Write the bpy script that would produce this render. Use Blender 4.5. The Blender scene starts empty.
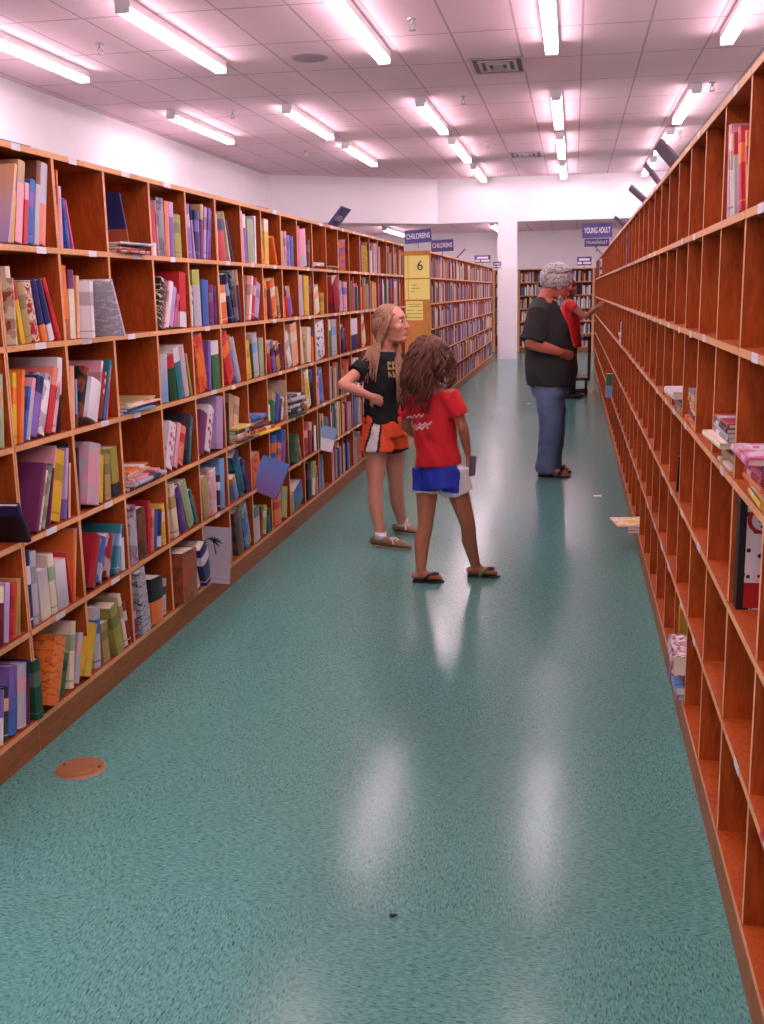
import bpy, math, random
from mathutils import Vector, Matrix, Euler
V = Vector
random.seed(7)
scene = bpy.context.scene
COL = scene.collection

# ------------------------------------------------------------------ camera
EYE = 1.55; FPX = 1075.6
XD = V((0.9849, -0.0163, -0.1724)); YD = V((0.1722, 0.2003, 0.9645)); ZD = V((-0.0188, 0.9796, -0.2001))
cam = bpy.data.cameras.new('camera'); cam.sensor_fit = 'VERTICAL'; cam.sensor_height = 32.0
cam.lens = FPX / 1024 * 32.0; cam.clip_end = 200
camo = bpy.data.objects.new('camera', cam); COL.objects.link(camo)
m3 = Matrix(((XD.x, XD.y, -XD.z), (YD.x, YD.y, -YD.z), (ZD.x, ZD.y, -ZD.z)))
camo.matrix_world = Matrix.Translation((0, 0, EYE)) @ m3.to_4x4()
scene.camera = camo
def ray(px, py):
    c = V((px - 382, -(py - 512), FPX))
    return V((XD.dot(c), YD.dot(c), ZD.dot(c)))
def onX(px, py, X): d = ray(px, py); return V((0, 0, EYE)) + d * (X / d.x)
def onY(px, py, Y): d = ray(px, py); return V((0, 0, EYE)) + d * (Y / d.y)
def proj(p):
    w = V(p) - V((0, 0, EYE)); c = XD * w.x + YD * w.y + ZD * w.z
    return 382 + FPX * c.x / c.z, 512 - FPX * c.y / c.z
def base_point(px, X, z):
    """the point on the line (X, *, z) that is seen at the column px"""
    lo, hi = 1.2, 40.0
    s = 1 if X < 0 else -1
    for _ in range(50):
        mid = (lo + hi) / 2
        if (proj((X, mid, z))[0] - px) * s < 0: lo = mid
        else: hi = mid
    return lo

# ------------------------------------------------------------------ materials
def srgb(h):
    h = h.lstrip('#'); o = []
    for i in (0, 2, 4):
        c = int(h[i:i+2], 16) / 255
        o.append(c / 12.92 if c <= .04045 else ((c + .055) / 1.055) ** 2.4)
    return (*o, 1)
def new_mat(name):
    m = bpy.data.materials.new(name); m.use_nodes = True
    nt = m.node_tree; b = nt.nodes['Principled BSDF']
    return m, nt, b
def simple(name, col, rough=.6, metal=0, spec=.5, noise=0, nscale=20):
    m, nt, b = new_mat(name)
    c = srgb(col) if isinstance(col, str) else (*col, 1)
    b.inputs['Roughness'].default_value = rough; b.inputs['Metallic'].default_value = metal
    b.inputs['Specular IOR Level'].default_value = spec
    b.inputs['Base Color'].default_value = c
    if noise:
        tc = nt.nodes.new('ShaderNodeTexCoord'); n = nt.nodes.new('ShaderNodeTexNoise')
        n.inputs['Scale'].default_value = nscale; n.inputs['Detail'].default_value = 4
        mx = nt.nodes.new('ShaderNodeMix'); mx.data_type = 'RGBA'
        mx.inputs[6].default_value = tuple(x * (1 - noise) for x in c[:3]) + (1,)
        mx.inputs[7].default_value = tuple(min(1, x * (1 + noise)) for x in c[:3]) + (1,)
        nt.links.new(tc.outputs['Object'], n.inputs['Vector'])
        nt.links.new(n.outputs['Fac'], mx.inputs[0]); nt.links.new(mx.outputs[2], b.inputs['Base Color'])
    return m
def wood(name, c1, c2, rough=.5, sc=(1, 1, 1), scale=9):
    m, nt, b = new_mat(name); N = nt.nodes.new; L = nt.links.new
    tc = N('ShaderNodeTexCoord'); mp = N('ShaderNodeMapping'); mp.inputs['Scale'].default_value = sc
    n = N('ShaderNodeTexNoise'); n.inputs['Scale'].default_value = scale; n.inputs['Detail'].default_value = 6
    n.inputs['Distortion'].default_value = 1.2
    r = N('ShaderNodeValToRGB'); r.color_ramp.elements[0].position = .3; r.color_ramp.elements[1].position = .72
    r.color_ramp.elements[0].color = srgb(c1); r.color_ramp.elements[1].color = srgb(c2)
    L(tc.outputs['Object'], mp.inputs['Vector']); L(mp.outputs['Vector'], n.inputs['Vector'])
    L(n.outputs['Fac'], r.inputs['Fac']); L(r.outputs['Color'], b.inputs['Base Color'])
    b.inputs['Roughness'].default_value = rough; b.inputs['Specular IOR Level'].default_value = .22
    return m
WOOD = wood('orange brown plywood', '9a3c13', 'bb571f', .5, (6, 6, 1.2))
EDGE = wood('pale plywood edge', 'd99a68', 'ecb585', .5, (8, 8, 8))
PLINTH = wood('brown plinth board', '8a5430', 'a5683f', .5, (6, 1.2, 8))
ENDW = wood('honey plywood end panel', 'c07a38', 'd28c46', .5, (5, 5, 1))
WHITE = simple('white enamel', 'f0ecec', .4)
LABEL = simple('white shelf label', 'e4dce4', .5, noise=.08, nscale=90)
PAGES = simple('book pages', 'e8dcc8', .8, noise=.08, nscale=150)
BLACK = simple('black plastic', '17151a', .5)
SIGN = simple('slate blue sign board', '4d4580', .5)
SIGNB = simple('mauve grey sign back', '7a6880', .5)
SIGNT = simple('white sign lettering', 'efe8f2', .5)
METAL = simple('brushed metal', 'a8a0a4', .35, .8)
YPAPER = simple('yellow paper', 'f0dc7c', .7)
INK = simple('black ink', '1c1a20', .7)
BRONZE = simple('worn copper cover', 'a06a42', .45, .25, noise=.2, nscale=14)

def tube_mat():
    m, nt, b = new_mat('lit fluorescent tube')
    b.inputs['Base Color'].default_value = (1, 1, 1, 1)
    b.inputs['Emission Color'].default_value = (1.0, .80, .90, 1)
    b.inputs['Emission Strength'].default_value = LAMP
    return m
LAMP = 15.0
TUBE = tube_mat()

def ceiling_mat():
    m, nt, b = new_mat('ceiling tiles'); N = nt.nodes.new; L = nt.links.new
    tc = N('ShaderNodeTexCoord'); sp = N('ShaderNodeSeparateXYZ'); L(tc.outputs['Object'], sp.inputs[0])
    def line(out, off, pitch, w):
        a = N('ShaderNodeMath'); a.operation = 'SUBTRACT'; a.inputs[1].default_value = off; L(out, a.inputs[0])
        d = N('ShaderNodeMath'); d.operation = 'DIVIDE'; d.inputs[1].default_value = pitch; L(a.outputs[0], d.inputs[0])
        p = N('ShaderNodeMath'); p.operation = 'PINGPONG'; p.inputs[1].default_value = .5; L(d.outputs[0], p.inputs[0])
        l = N('ShaderNodeMath'); l.operation = 'LESS_THAN'; l.inputs[1].default_value = w / pitch / 2; L(p.outputs[0], l.inputs[0])
        return l.outputs[0]
    lx = line(sp.outputs[0], .04, .63, .022); ly = line(sp.outputs[1], 11.1, 1.39, .034)
    mxm = N('ShaderNodeMath'); mxm.operation = 'MAXIMUM'; L(lx, mxm.inputs[0]); L(ly, mxm.inputs[1])
    n = N('ShaderNodeTexNoise'); n.inputs['Scale'].default_value = 40; n.inputs['Detail'].default_value = 5
    L(tc.outputs['Object'], n.inputs['Vector'])
    r = N('ShaderNodeValToRGB'); r.color_ramp.elements[0].color = (.84, .57, .62, 1); r.color_ramp.elements[1].color = (.94, .66, .71, 1)
    L(n.outputs['Fac'], r.inputs['Fac'])
    mx = N('ShaderNodeMix'); mx.data_type = 'RGBA'; mx.inputs[7].default_value = (.60, .37, .41, 1)
    L(mxm.outputs[0], mx.inputs[0]); L(r.outputs['Color'], mx.inputs[6]); L(mx.outputs[2], b.inputs['Base Color'])
    b.inputs['Roughness'].default_value = .85; b.inputs['Specular IOR Level'].default_value = .2
    bp = N('ShaderNodeBump'); bp.inputs['Strength'].default_value = .3; bp.inputs['Distance'].default_value = .004
    L(mxm.outputs[0], bp.inputs['Height']); L(bp.outputs['Normal'], b.inputs['Normal'])
    return m
def floor_mat():
    m, nt, b = new_mat('teal vinyl tiles'); N = nt.nodes.new; L = nt.links.new
    tc = N('ShaderNodeTexCoord')
    ck = N('ShaderNodeTexChecker'); ck.inputs['Scale'].default_value = 1 / .61
    ck.inputs['Color1'].default_value = (0, 0, 0, 1); ck.inputs['Color2'].default_value = (1, 1, 1, 1)
    L(tc.outputs['Object'], ck.inputs['Vector'])
    def flecks(sc):
        mp = N('ShaderNodeMapping'); mp.inputs['Scale'].default_value = sc
        mp.inputs['Rotation'].default_value = (0, 0, .35)
        n = N('ShaderNodeTexNoise'); n.inputs['Scale'].default_value = 1; n.inputs['Detail'].default_value = 3
        n.inputs['Roughness'].default_value = .6; n.inputs['Distortion'].default_value = .6
        L(tc.outputs['Object'], mp.inputs['Vector']); L(mp.outputs['Vector'], n.inputs['Vector'])
        return n.outputs['Fac']
    a = flecks((62, 210, 1)); c = flecks((210, 62, 1))
    mf = N('ShaderNodeMix'); mf.data_type = 'FLOAT'
    L(ck.outputs['Fac'], mf.inputs[0]); L(a, mf.inputs[2]); L(c, mf.inputs[3])
    r = N('ShaderNodeValToRGB'); cr = r.color_ramp
    cr.elements[0].position = .30; cr.elements[0].color = FLOOR_D
    cr.elements[1].position = .72; cr.elements[1].color = FLOOR_L
    e = cr.elements.new(.46); e.color = FLOOR_M
    e = cr.elements.new(.56); e.color = FLOOR_M2
    L(mf.outputs[0], r.inputs['Fac']); L(r.outputs['Color'], b.inputs['Base Color'])
    n2 = N('ShaderNodeTexNoise'); n2.inputs['Scale'].default_value = 30; n2.inputs['Detail'].default_value = 3
    L(tc.outputs['Object'], n2.inputs['Vector'])
    mr = N('ShaderNodeMapRange'); mr.inputs[3].default_value = .16; mr.inputs[4].default_value = .21
    L(n2.outputs['Fac'], mr.inputs[0]); L(mr.outputs[0], b.inputs['Roughness'])
    bp = N('ShaderNodeBump'); bp.inputs['Strength'].default_value = .10; bp.inputs['Distance'].default_value = .002
    L(n2.outputs['Fac'], bp.inputs['Height']); L(bp.outputs['Normal'], b.inputs['Normal'])
    b.inputs['Specular IOR Level'].default_value = .20
    return m
FLOOR_D = (.022, .085, .078, 1); FLOOR_M = (.092, .275, .240, 1); FLOOR_M2 = (.125, .330, .290, 1); FLOOR_L = (.17, .44, .385, 1)
FLOOR = floor_mat()
CEIL = ceiling_mat()
WALL = simple('painted wall', (.88, .83, .86), .8, noise=.03, nscale=3)

# book colours: name -> hex
PAL = dict(red='d2303a', crimson='a8202e', maroon='6c1f33', orange='ef7d35', salmon='ee8a72', peach='f0b48c', yellow='e8bd35', ochre='c99a35',
           olive='a8a04a', cream='efe0c0', tan='c8a478', beige='cfb496', brown='7a4a30', black='1e1a22', charcoal='3c3a42', grey='8f8c96',
           silver='c2bcc6', white='eee8ec', lilac='c4a8d4', violet='8668b8', purple='6a3f92', plum='7a3564', navy='2a2f66', blue='3f68b8',
           sky='7fa8d8', teal='2f8088', green='3a7a4a', forest='1f5030', sage='a4b48c', lime='b8c25a', pink='eaa8b4', magenta='e05a94', rust='b0552e', khaki='b39a62')
NAMEOF = dict(silver='pale grey', sky='light blue', lime='yellow-green', sage='grey-green', rust='rust brown', ochre='ochre yellow', forest='dark green')
bmats = {}
def bookmat(c1, style='plain', c2=None):
    k = (c1, style, c2)
    if k in bmats: return bmats[k]
    m, nt, b = new_mat('book cover ' + ' '.join(x for x in k if x)); N = nt.nodes.new; L = nt.links.new
    b.inputs['Roughness'].default_value = .38
    A = srgb(PAL[c1]); B = srgb(PAL[c2]) if c2 else tuple(x * .6 + (.0 if max(A[:3]) > .25 else .12) for x in A[:3]) + (1,)
    tc = N('ShaderNodeTexCoord'); sp = N('ShaderNodeSeparateXYZ'); L(tc.outputs['Generated'], sp.inputs[0])
    r = N('ShaderNodeValToRGB'); cr = r.color_ramp
    def stops(lst, interp='CONSTANT'):
        cr.interpolation = interp
        cr.elements[0].position = lst[0][0]; cr.elements[0].color = lst[0][1]
        cr.elements[1].position = lst[1][0]; cr.elements[1].color = lst[1][1]
        for p, c in lst[2:]: e = cr.elements.new(p); e.color = c
    fac = sp.outputs[2]
    if style == 'plain':
        d = tuple(x * .88 for x in A[:3]) + (1,)
        stops([(0, A), (.06, d), (.1, A)])
    elif style == 'top': stops([(0, A), (.72, B)])
    elif style == 'bottom': stops([(0, B), (.28, A)])
    elif style == 'title': stops([(0, A), (.10, B), (.125, A), (.56, B), (.80, A)])
    elif style == 'half': stops([(0, A), (.5, B)])
    elif style == 'gradient': stops([(0, A), (1, B)], 'EASE')
    else:
        n = N('ShaderNodeTexVoronoi' if style in ('dots', 'specks') else 'ShaderNodeTexNoise')
        n.inputs['Scale'].default_value = {'dots': 26, 'specks': 55, 'art': 14, 'text': 60, 'check': 40}.get(style, 14)
        mp = N('ShaderNodeMapping')
        if style == 'text': mp.inputs['Scale'].default_value = (.4, .4, 1.6)
        L(tc.outputs['Object'], mp.inputs['Vector']); L(mp.outputs['Vector'], n.inputs['Vector'])
        fac = n.outputs['Distance' if style in ('dots', 'specks') else 'Fac']
        if style in ('dots', 'specks'): stops([(0, B), (.34, A)])
        elif style == 'text': stops([(0, A), (.56, B), (.64, A)])
        else:
            C2 = tuple((x + y) / 2 for x, y in zip(A, B))
            stops([(0, A), (.46, C2), (.53, B), (.62, A)])
    L(fac, r.inputs['Fac']); L(r.outputs['Color'], b.inputs['Base Color'])
    bmats[k] = m
    return m

# ------------------------------------------------------------------ mesh building
class MB:
    def __init__(s): s.v = []; s.f = []; s.m = []
    def quad(s, pts, mi=0):
        n = len(s.v); s.v += [tuple(p) for p in pts]; s.f.append(tuple(range(n, n + len(pts)))); s.m.append(mi)
    def box(s, a, b, mi=0, faces=None, M=None):
        x0, y0, z0 = a; x1, y1, z1 = b; n = len(s.v)
        p = [V(q) for q in ((x0,y0,z0),(x1,y0,z0),(x1,y1,z0),(x0,y1,z0),(x0,y0,z1),(x1,y0,z1),(x1,y1,z1),(x0,y1,z1))]
        if M is not None: p = [M @ q for q in p]
        s.v += [tuple(q) for q in p]
        F = {'-z': (0,3,2,1), '+z': (4,5,6,7), '-y': (0,1,5,4), '+x': (1,2,6,5), '+y': (2,3,7,6), '-x': (3,0,4,7)}
        for k, q in F.items():
            s.f.append(tuple(n + i for i in q)); s.m.append((faces or {}).get(k, mi))
        return s
    def loft(s, pts, rad, n=12, mi=0, cap='round', ref=None):
        """tube through pts; rad: number or (ra, rb) with ra measured along ref"""
        pts = [V(p) for p in pts]; rad = [(r, r) if not isinstance(r, (tuple, list)) else tuple(r) for r in rad]
        k = len(pts); tan = []
        for i in range(k):
            t = pts[min(i + 1, k - 1)] - pts[max(i - 1, 0)]; tan.append(t.normalized())
        a = V(ref) if ref is not None else (V((1, 0, 0)) if abs(tan[0].x) < .8 else V((0, 1, 0)))
        rings = []
        for i in range(k):
            t = tan[i]; a2 = (a - t * a.dot(t)).normalized(); b2 = t.cross(a2); 
            if ref is None: a = a2
            rings.append((pts[i], a2, b2, rad[i][0], rad[i][1]))
        if cap == 'round':
            p, a2, b2, ra, rb = rings[0]; t = tan[0]; e = min(ra, rb)
            pre = [(p - t * e * math.sin(q), a2, b2, ra * math.cos(q), rb * math.cos(q)) for q in (1.25, .8, .4)]
            p, a2, b2, ra, rb = rings[-1]; t = tan[-1]; e = min(ra, rb)
            post = [(p + t * e * math.sin(q), a2, b2, ra * math.cos(q), rb * math.cos(q)) for q in (.4, .8, 1.25)]
            rings = pre + rings + post
        base = len(s.v)
        for p, a2, b2, ra, rb in rings:
            for j in range(n):
                q = 2 * math.pi * j / n
                s.v.append(tuple(p + a2 * (ra * math.cos(q)) + b2 * (rb * math.sin(q))))
        for i in range(len(rings) - 1):
            for j in range(n):
                s.f.append((base + i*n + j, base + i*n + (j+1) % n, base + (i+1)*n + (j+1) % n, base + (i+1)*n + j)); s.m.append(mi)
        s.f.append(tuple(base + j for j in reversed(range(n)))); s.m.append(mi)
        s.f.append(tuple(base + (len(rings)-1)*n + j for j in range(n))); s.m.append(mi)
        return s
    def ell(s, c, r, axes=None, mi=0, nu=14, nv=9):
        c = V(c); ax = axes or (V((1,0,0)), V((0,1,0)), V((0,0,1))); base = len(s.v)
        if not isinstance(r, (tuple, list)): r = (r, r, r)
        for i in range(1, nv):
            th = math.pi * i / nv
            for j in range(nu):
                ph = 2 * math.pi * j / nu
                s.v.append(tuple(c + ax[0]*(r[0]*math.sin(th)*math.cos(ph)) + ax[1]*(r[1]*math.sin(th)*math.sin(ph)) + ax[2]*(r[2]*math.cos(th))))
        t = len(s.v); s.v.append(tuple(c + ax[2]*r[2])); s.v.append(tuple(c - ax[2]*r[2]))
        for i in range(nv - 2):
            for j in range(nu):
                s.f.append((base+i*nu+j, base+(i+1)*nu+j, base+(i+1)*nu+(j+1)%nu, base+i*nu+(j+1)%nu)); s.m.append(mi)
        for j in range(nu):
            s.f.append((t, base+j, base+(j+1)%nu)); s.m.append(mi)
            q = base+(nv-2)*nu
            s.f.append((t+1, q+(j+1)%nu, q+j)); s.m.append(mi)
        return s
    def mesh(s, name, mats):
        me = bpy.data.meshes.new(name); me.from_pydata(s.v, [], s.f); me.update()
        for m in (mats if isinstance(mats, (list, tuple)) else [mats]): me.materials.append(m)
        me.polygons.foreach_set('material_index', s.m)
        return me
    def build(s, name, mats, parent=None, smooth=False, loc=None):
        o = bpy.data.objects.new(name, s.mesh(name, mats)); COL.objects.link(o)
        if smooth: o.data.polygons.foreach_set('use_smooth', [True] * len(o.data.polygons))
        if parent: o.parent = parent
        if loc is not None: o.location = loc
        return o
    def remesh(s, name, mats, voxel, parent=None, smooth=4, colour=None, bump=None):
        me = s.mesh(name + '_src', [m for m in (mats if isinstance(mats, (list, tuple)) else [mats])])
        t = bpy.data.objects.new(name + '_src', me); COL.objects.link(t)
        md = t.modifiers.new('r', 'REMESH'); md.mode = 'VOXEL'; md.voxel_size = voxel; md.adaptivity = 0
        sm = t.modifiers.new('s', 'SMOOTH'); sm.iterations = smooth; sm.factor = .5
        dg = bpy.context.evaluated_depsgraph_get(); dg.update()
        me2 = bpy.data.meshes.new_from_object(t.evaluated_get(dg)); me2.name = name
        bpy.data.objects.remove(t); bpy.data.meshes.remove(me)
        me2.materials.clear()
        for m in (mats if isinstance(mats, (list, tuple)) else [mats]): me2.materials.append(m)
        if bump:
            for v in me2.vertices: v.co += v.normal * bump(v.co)
        for p in me2.polygons:
            p.use_smooth = True
            p.material_index = colour(p.center, p.normal) if colour else 0
        o = bpy.data.objects.new(name, me2); COL.objects.link(o)
        if parent: o.parent = parent
        return o
def empty(name, loc=(0, 0, 0)):
    o = bpy.data.objects.new(name, None); COL.objects.link(o); o.location = loc; o.empty_display_size = .1
    return o
def tag(o, label, cat, group=None, kind=None):
    o['label'] = label; o['category'] = cat
    if group: o['group'] = group
    if kind: o['kind'] = kind
    return o
def struct(o): o['kind'] = 'structure'; return o
def text_mesh(body, size, mat, name, parent, M, depth=.002, align='CENTER', width=None, height=None):
    cu = bpy.data.curves.new(name, 'FONT'); cu.body = body; cu.size = size; cu.align_x = align; cu.align_y = 'CENTER'; cu.extrude = depth
    if width: cu.offset = size * .018
    t = bpy.data.objects.new(name, cu); COL.objects.link(t)
    dg = bpy.context.evaluated_depsgraph_get(); dg.update()
    me = bpy.data.meshes.new_from_object(t.evaluated_get(dg)); bpy.data.objects.remove(t)
    me.materials.clear(); me.materials.append(mat)
    if width:
        ex = max(v.co.x for v in me.vertices) - min(v.co.x for v in me.vertices); ey = max(v.co.y for v in me.vertices) - min(v.co.y for v in me.vertices)
        me.transform(Matrix.Diagonal((width / ex, (height or ey) / ey, 1, 1)))
    me.transform(M)
    o = bpy.data.objects.new(name, me); COL.objects.link(o); o.parent = parent
    return o

# ------------------------------------------------------------------ room
CH = 4.0; WL = -6.38; WR = 6.4; YN = -6.0; YBEAM = 24.9; YB = 32.0; CH2 = 3.19
def setting():
    struct(MB().box((WL, YN, -.1), (WR, YB, 0)).build('floor', FLOOR))
    struct(MB().box((WL, YN, CH), (WR, YBEAM + .3, CH + .1)).build('ceiling', CEIL))
    struct(MB().box((WL - .15, YN, 0), (WL, YB, CH)).build('wall_left', WALL))
    struct(MB().box((WR, YN, 0), (WR + .15, YB, CH)).build('wall_right', WALL))
    struct(MB().box((WL, YN - .15, 0), (WR, YN, CH)).build('wall_near', WALL))
    struct(MB().box((WL, YB, 0), (WR, YB + .15, CH)).build('wall_far', WALL))
    # wall above the opening: slanted on the left, straight on the right
    m = MB(); z0, z1 = 3.04, CH
    outline = [(WL, 22.6), (-3.06, YBEAM), (WR, YBEAM), (WR, YBEAM + .3), (-3.1, YBEAM + .3), (WL, 22.95)]
    n = len(outline); b = [V((x, y, z0)) for x, y in outline]; t = [V((x, y, z1)) for x, y in outline]
    for i in range(n): m.quad([b[i], b[(i+1) % n], t[(i+1) % n], t[i]])
    m.quad(list(reversed(b))); m.quad(t)
    struct(m.build('wall_header', WALL))
    m = MB(); ol = [(WL, 22.9), (-3.08, YBEAM + .26), (WR, YBEAM + .26), (WR, YB), (WL, YB)]
    lo = [V((x, y, CH2)) for x, y in ol]; hi = [V((x, y, CH2 + .1)) for x, y in ol]
    for i in range(5): m.quad([lo[i], lo[(i+1) % 5], hi[(i+1) % 5], hi[i]])
    m.quad(list(reversed(lo))); m.quad(hi)
    struct(m.build('ceiling_far', CEIL))
    struct(MB().box((-1.70, YBEAM, 0), (-1.276, YBEAM + .42, 3.04)).build('wall_pillar', WALL))
setting()

# ------------------------------------------------------------------ ceiling things
def lamp(x, y0, y1, z, label, group):
    r = empty('fluorescent_light', (x, (y0 + y1) / 2, z)); tag(r, label, 'light fitting', group)
    h = (y1 - y0) / 2
    MB().box((-.068, -h, .038), (.068, h, .112)).build('housing', WHITE, r)
    for sx in (-1, 1):
        MB().loft([(sx * .044, -h + .04, .014), (sx * .044, h - .04, .014)], [.019, .019], n=10, cap='flat').build('tube', TUBE, r, smooth=True)
    for sy in (-1, 1):
        e = MB().box((-.062, sy * h - .012, -.010), (.062, sy * h + .012, .05))
        e.build('lamp_holder', WHITE, r)
    return r
LX = [-5.35, -3.75, -1.98, -.26, 1.44, 3.15, 4.85]
LXN = ['leftmost column', 'second column from left', 'third column from left', 'centre column above the aisle', 'column above the right shelves', 'column beyond the right shelves', 'far right column']
LY = [(9.15, 11.75), (14.5, 17.1), (18.25, 20.9), (22.05, 24.6), (4.6, 7.4), (.4, 3.2), (-3.8, -1.0)]
LYN = ['nearest lit strip', 'second lit strip', 'third lit strip', 'farthest lit strip', 'unseen near strip', 'unseen overhead strip', 'unseen rear strip']
for i, x in enumerate(LX):
    for j, (a, b) in enumerate(LY):
        if i == 0 and j >= 2: continue
        if i == 1 and j == 3: continue
        if i == 0 and j == 0: a, b = 9.3, 11.85
        lamp(x * 1.003, a, b, CH - .112, f'white twin tube ceiling light, {LYN[j]} in the {LXN[i]}', 'twin tube ceiling lights')
lamp(-4.75, 27.7, 30.9, CH2 - .112, 'lit ceiling light in the far room above the left shelf end', 'far room ceiling lights')
lamp(-1.98, 27.0, 30.9, CH2 - .112, 'lit ceiling light in the far room behind the white pillar', 'far room ceiling lights')
lamp(2.2, 27.0, 30.9, CH2 - .112, 'far room ceiling light hidden above the right shelves', 'far room ceiling lights')

def sprinkler(x, y, lab):
    r = empty('fire_sprinkler', (x, y, CH)); tag(r, lab, 'sprinkler', 'ceiling fire sprinklers')
    MB().loft([(0, 0, 0), (0, 0, -.012)], [.045, .04], n=16, cap='flat').build('escutcheon', METAL, r)
    m = MB().loft([(0, 0, -.01), (0, 0, -.05)], [.016, .014], n=10, cap='flat')
    for s in (-1, 1): m.loft([(s * .014, 0, -.045), (s * .028, 0, -.07), (s * .006, 0, -.1)], [.005] * 3, n=6)
    m.build('frame', METAL, r)
    MB().loft([(0, 0, -.1), (0, 0, -.106)], [.034, .034], n=14, cap='flat').build('deflector', METAL, r)
for x, y, lab in [(-4.63, 10.64, 'between the two nearest left ceiling lights'), (-4.6, 14.8, 'beside the second leftmost ceiling light'), (-4.65, 19.2, 'high above the left shelves, small and distant'),
                  (-1.5, 10.44, 'left of the nearer square vent'), (-1.44, 14.57, 'just below the square vent'), (-1.47, 19.0, 'left of the farther vent'), (-1.485, 23.1, 'close to the header wall'),
                  (1.634, 14.5, 'right of the lamp above the right shelves'), (1.634, 18.76, 'farther one above the right shelves')]:
    sprinkler(x, y, 'silver fire sprinkler hanging from ceiling, ' + lab)
def vent(x, y, lab):
    r = empty('ceiling_vent', (x, y, CH)); tag(r, lab, 'vent', 'square ceiling vents')
    GREY = bpy.data.materials.get('vent grey') or simple('vent grey', 'c8b2ba', .5)
    DARK = bpy.data.materials.get('vent dark') or simple('vent dark', '7c666e', .7)
    MB().box((-.30, -.42, -.006), (.30, .42, -.001)).build('backing', DARK, r)
    for k, (a, b) in enumerate([(.30, .42), (.21, .29), (.13, .18), (.05, .07)]):
        m = MB(); w = .035; z0 = -.012 - k * .006
        m.box((-a, -b, z0), (a, -b + w, -.004)); m.box((-a, b - w, z0), (a, b, -.004)); m.box((-a, -b + w, z0), (-a + w, b - w, -.004)); m.box((a - w, -b + w, z0), (a, b - w, -.004))
        m.build('louvre', GREY, r)
vent(-.87, 12.75, 'square louvred air vent nearest the camera, beside the centre lights')
vent(-.92, 21.0, 'smaller looking louvred air vent farther away near the header wall')
r = empty('ceiling_speaker', (-2.8, 11.82, CH)); tag(r, 'round flat speaker grille in the ceiling between left lamps', 'speaker')
MB().loft([(0, 0, -.002), (0, 0, -.014)], [.2, .18], n=28, cap='flat').build('grille', simple('speaker grille', 'a08890', .7), r)

# floor drain and debris
r = empty('floor_cover', (-1.608, 3.141, 0)); tag(r, 'round worn copper floor cover plate beside the left shelves', 'floor plate')
MB().loft([(0, 0, .0), (0, 0, .006)], [.085, .078], n=36, cap='flat').build('plate', BRONZE, r)
MB().loft([(0, 0, .005), (0, 0, .009)], [.05, .046], n=30, cap='flat').build('raised_disc', BRONZE, r)
for s in (-1, 1): MB().loft([(s * .063, .01, .005), (s * .063, .01, .009)], [.006, .005], n=8, cap='flat').build('screw', BLACK, r)
m = MB().ell((0, 0, .004), (.007, .005, .004)); m.loft([(.003, 0, .005), (.012, .004, .004)], [.003, .002], n=6)
tag(m.build('debris', simple('brown crumb', '4a2a1c', .8), None, True, (-.429, 2.427, 0)), 'small brown crumb of dirt lying on the bare teal floor', 'debris')
for (x, y), lab in [((.2, 8.2), 'white paper scrap on floor near right shelves past the person in jeans'), ((-.6, 15.0), 'white paper scrap on distant floor left of the person in jeans')]:
    m = MB(); m.quad([(-.03, -.02, .004), (.03, -.025, .002), (.035, .02, .006), (-.025, .025, .003)]); m.quad([(-.03, -.02, .002), (-.025, .025, .001), (.035, .02, .004), (.03, -.025, .0005)])
    m.build('paper_scrap', LABEL, None, False, (x, y, 0)); tag(COL.objects[-1], lab, 'paper')

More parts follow.
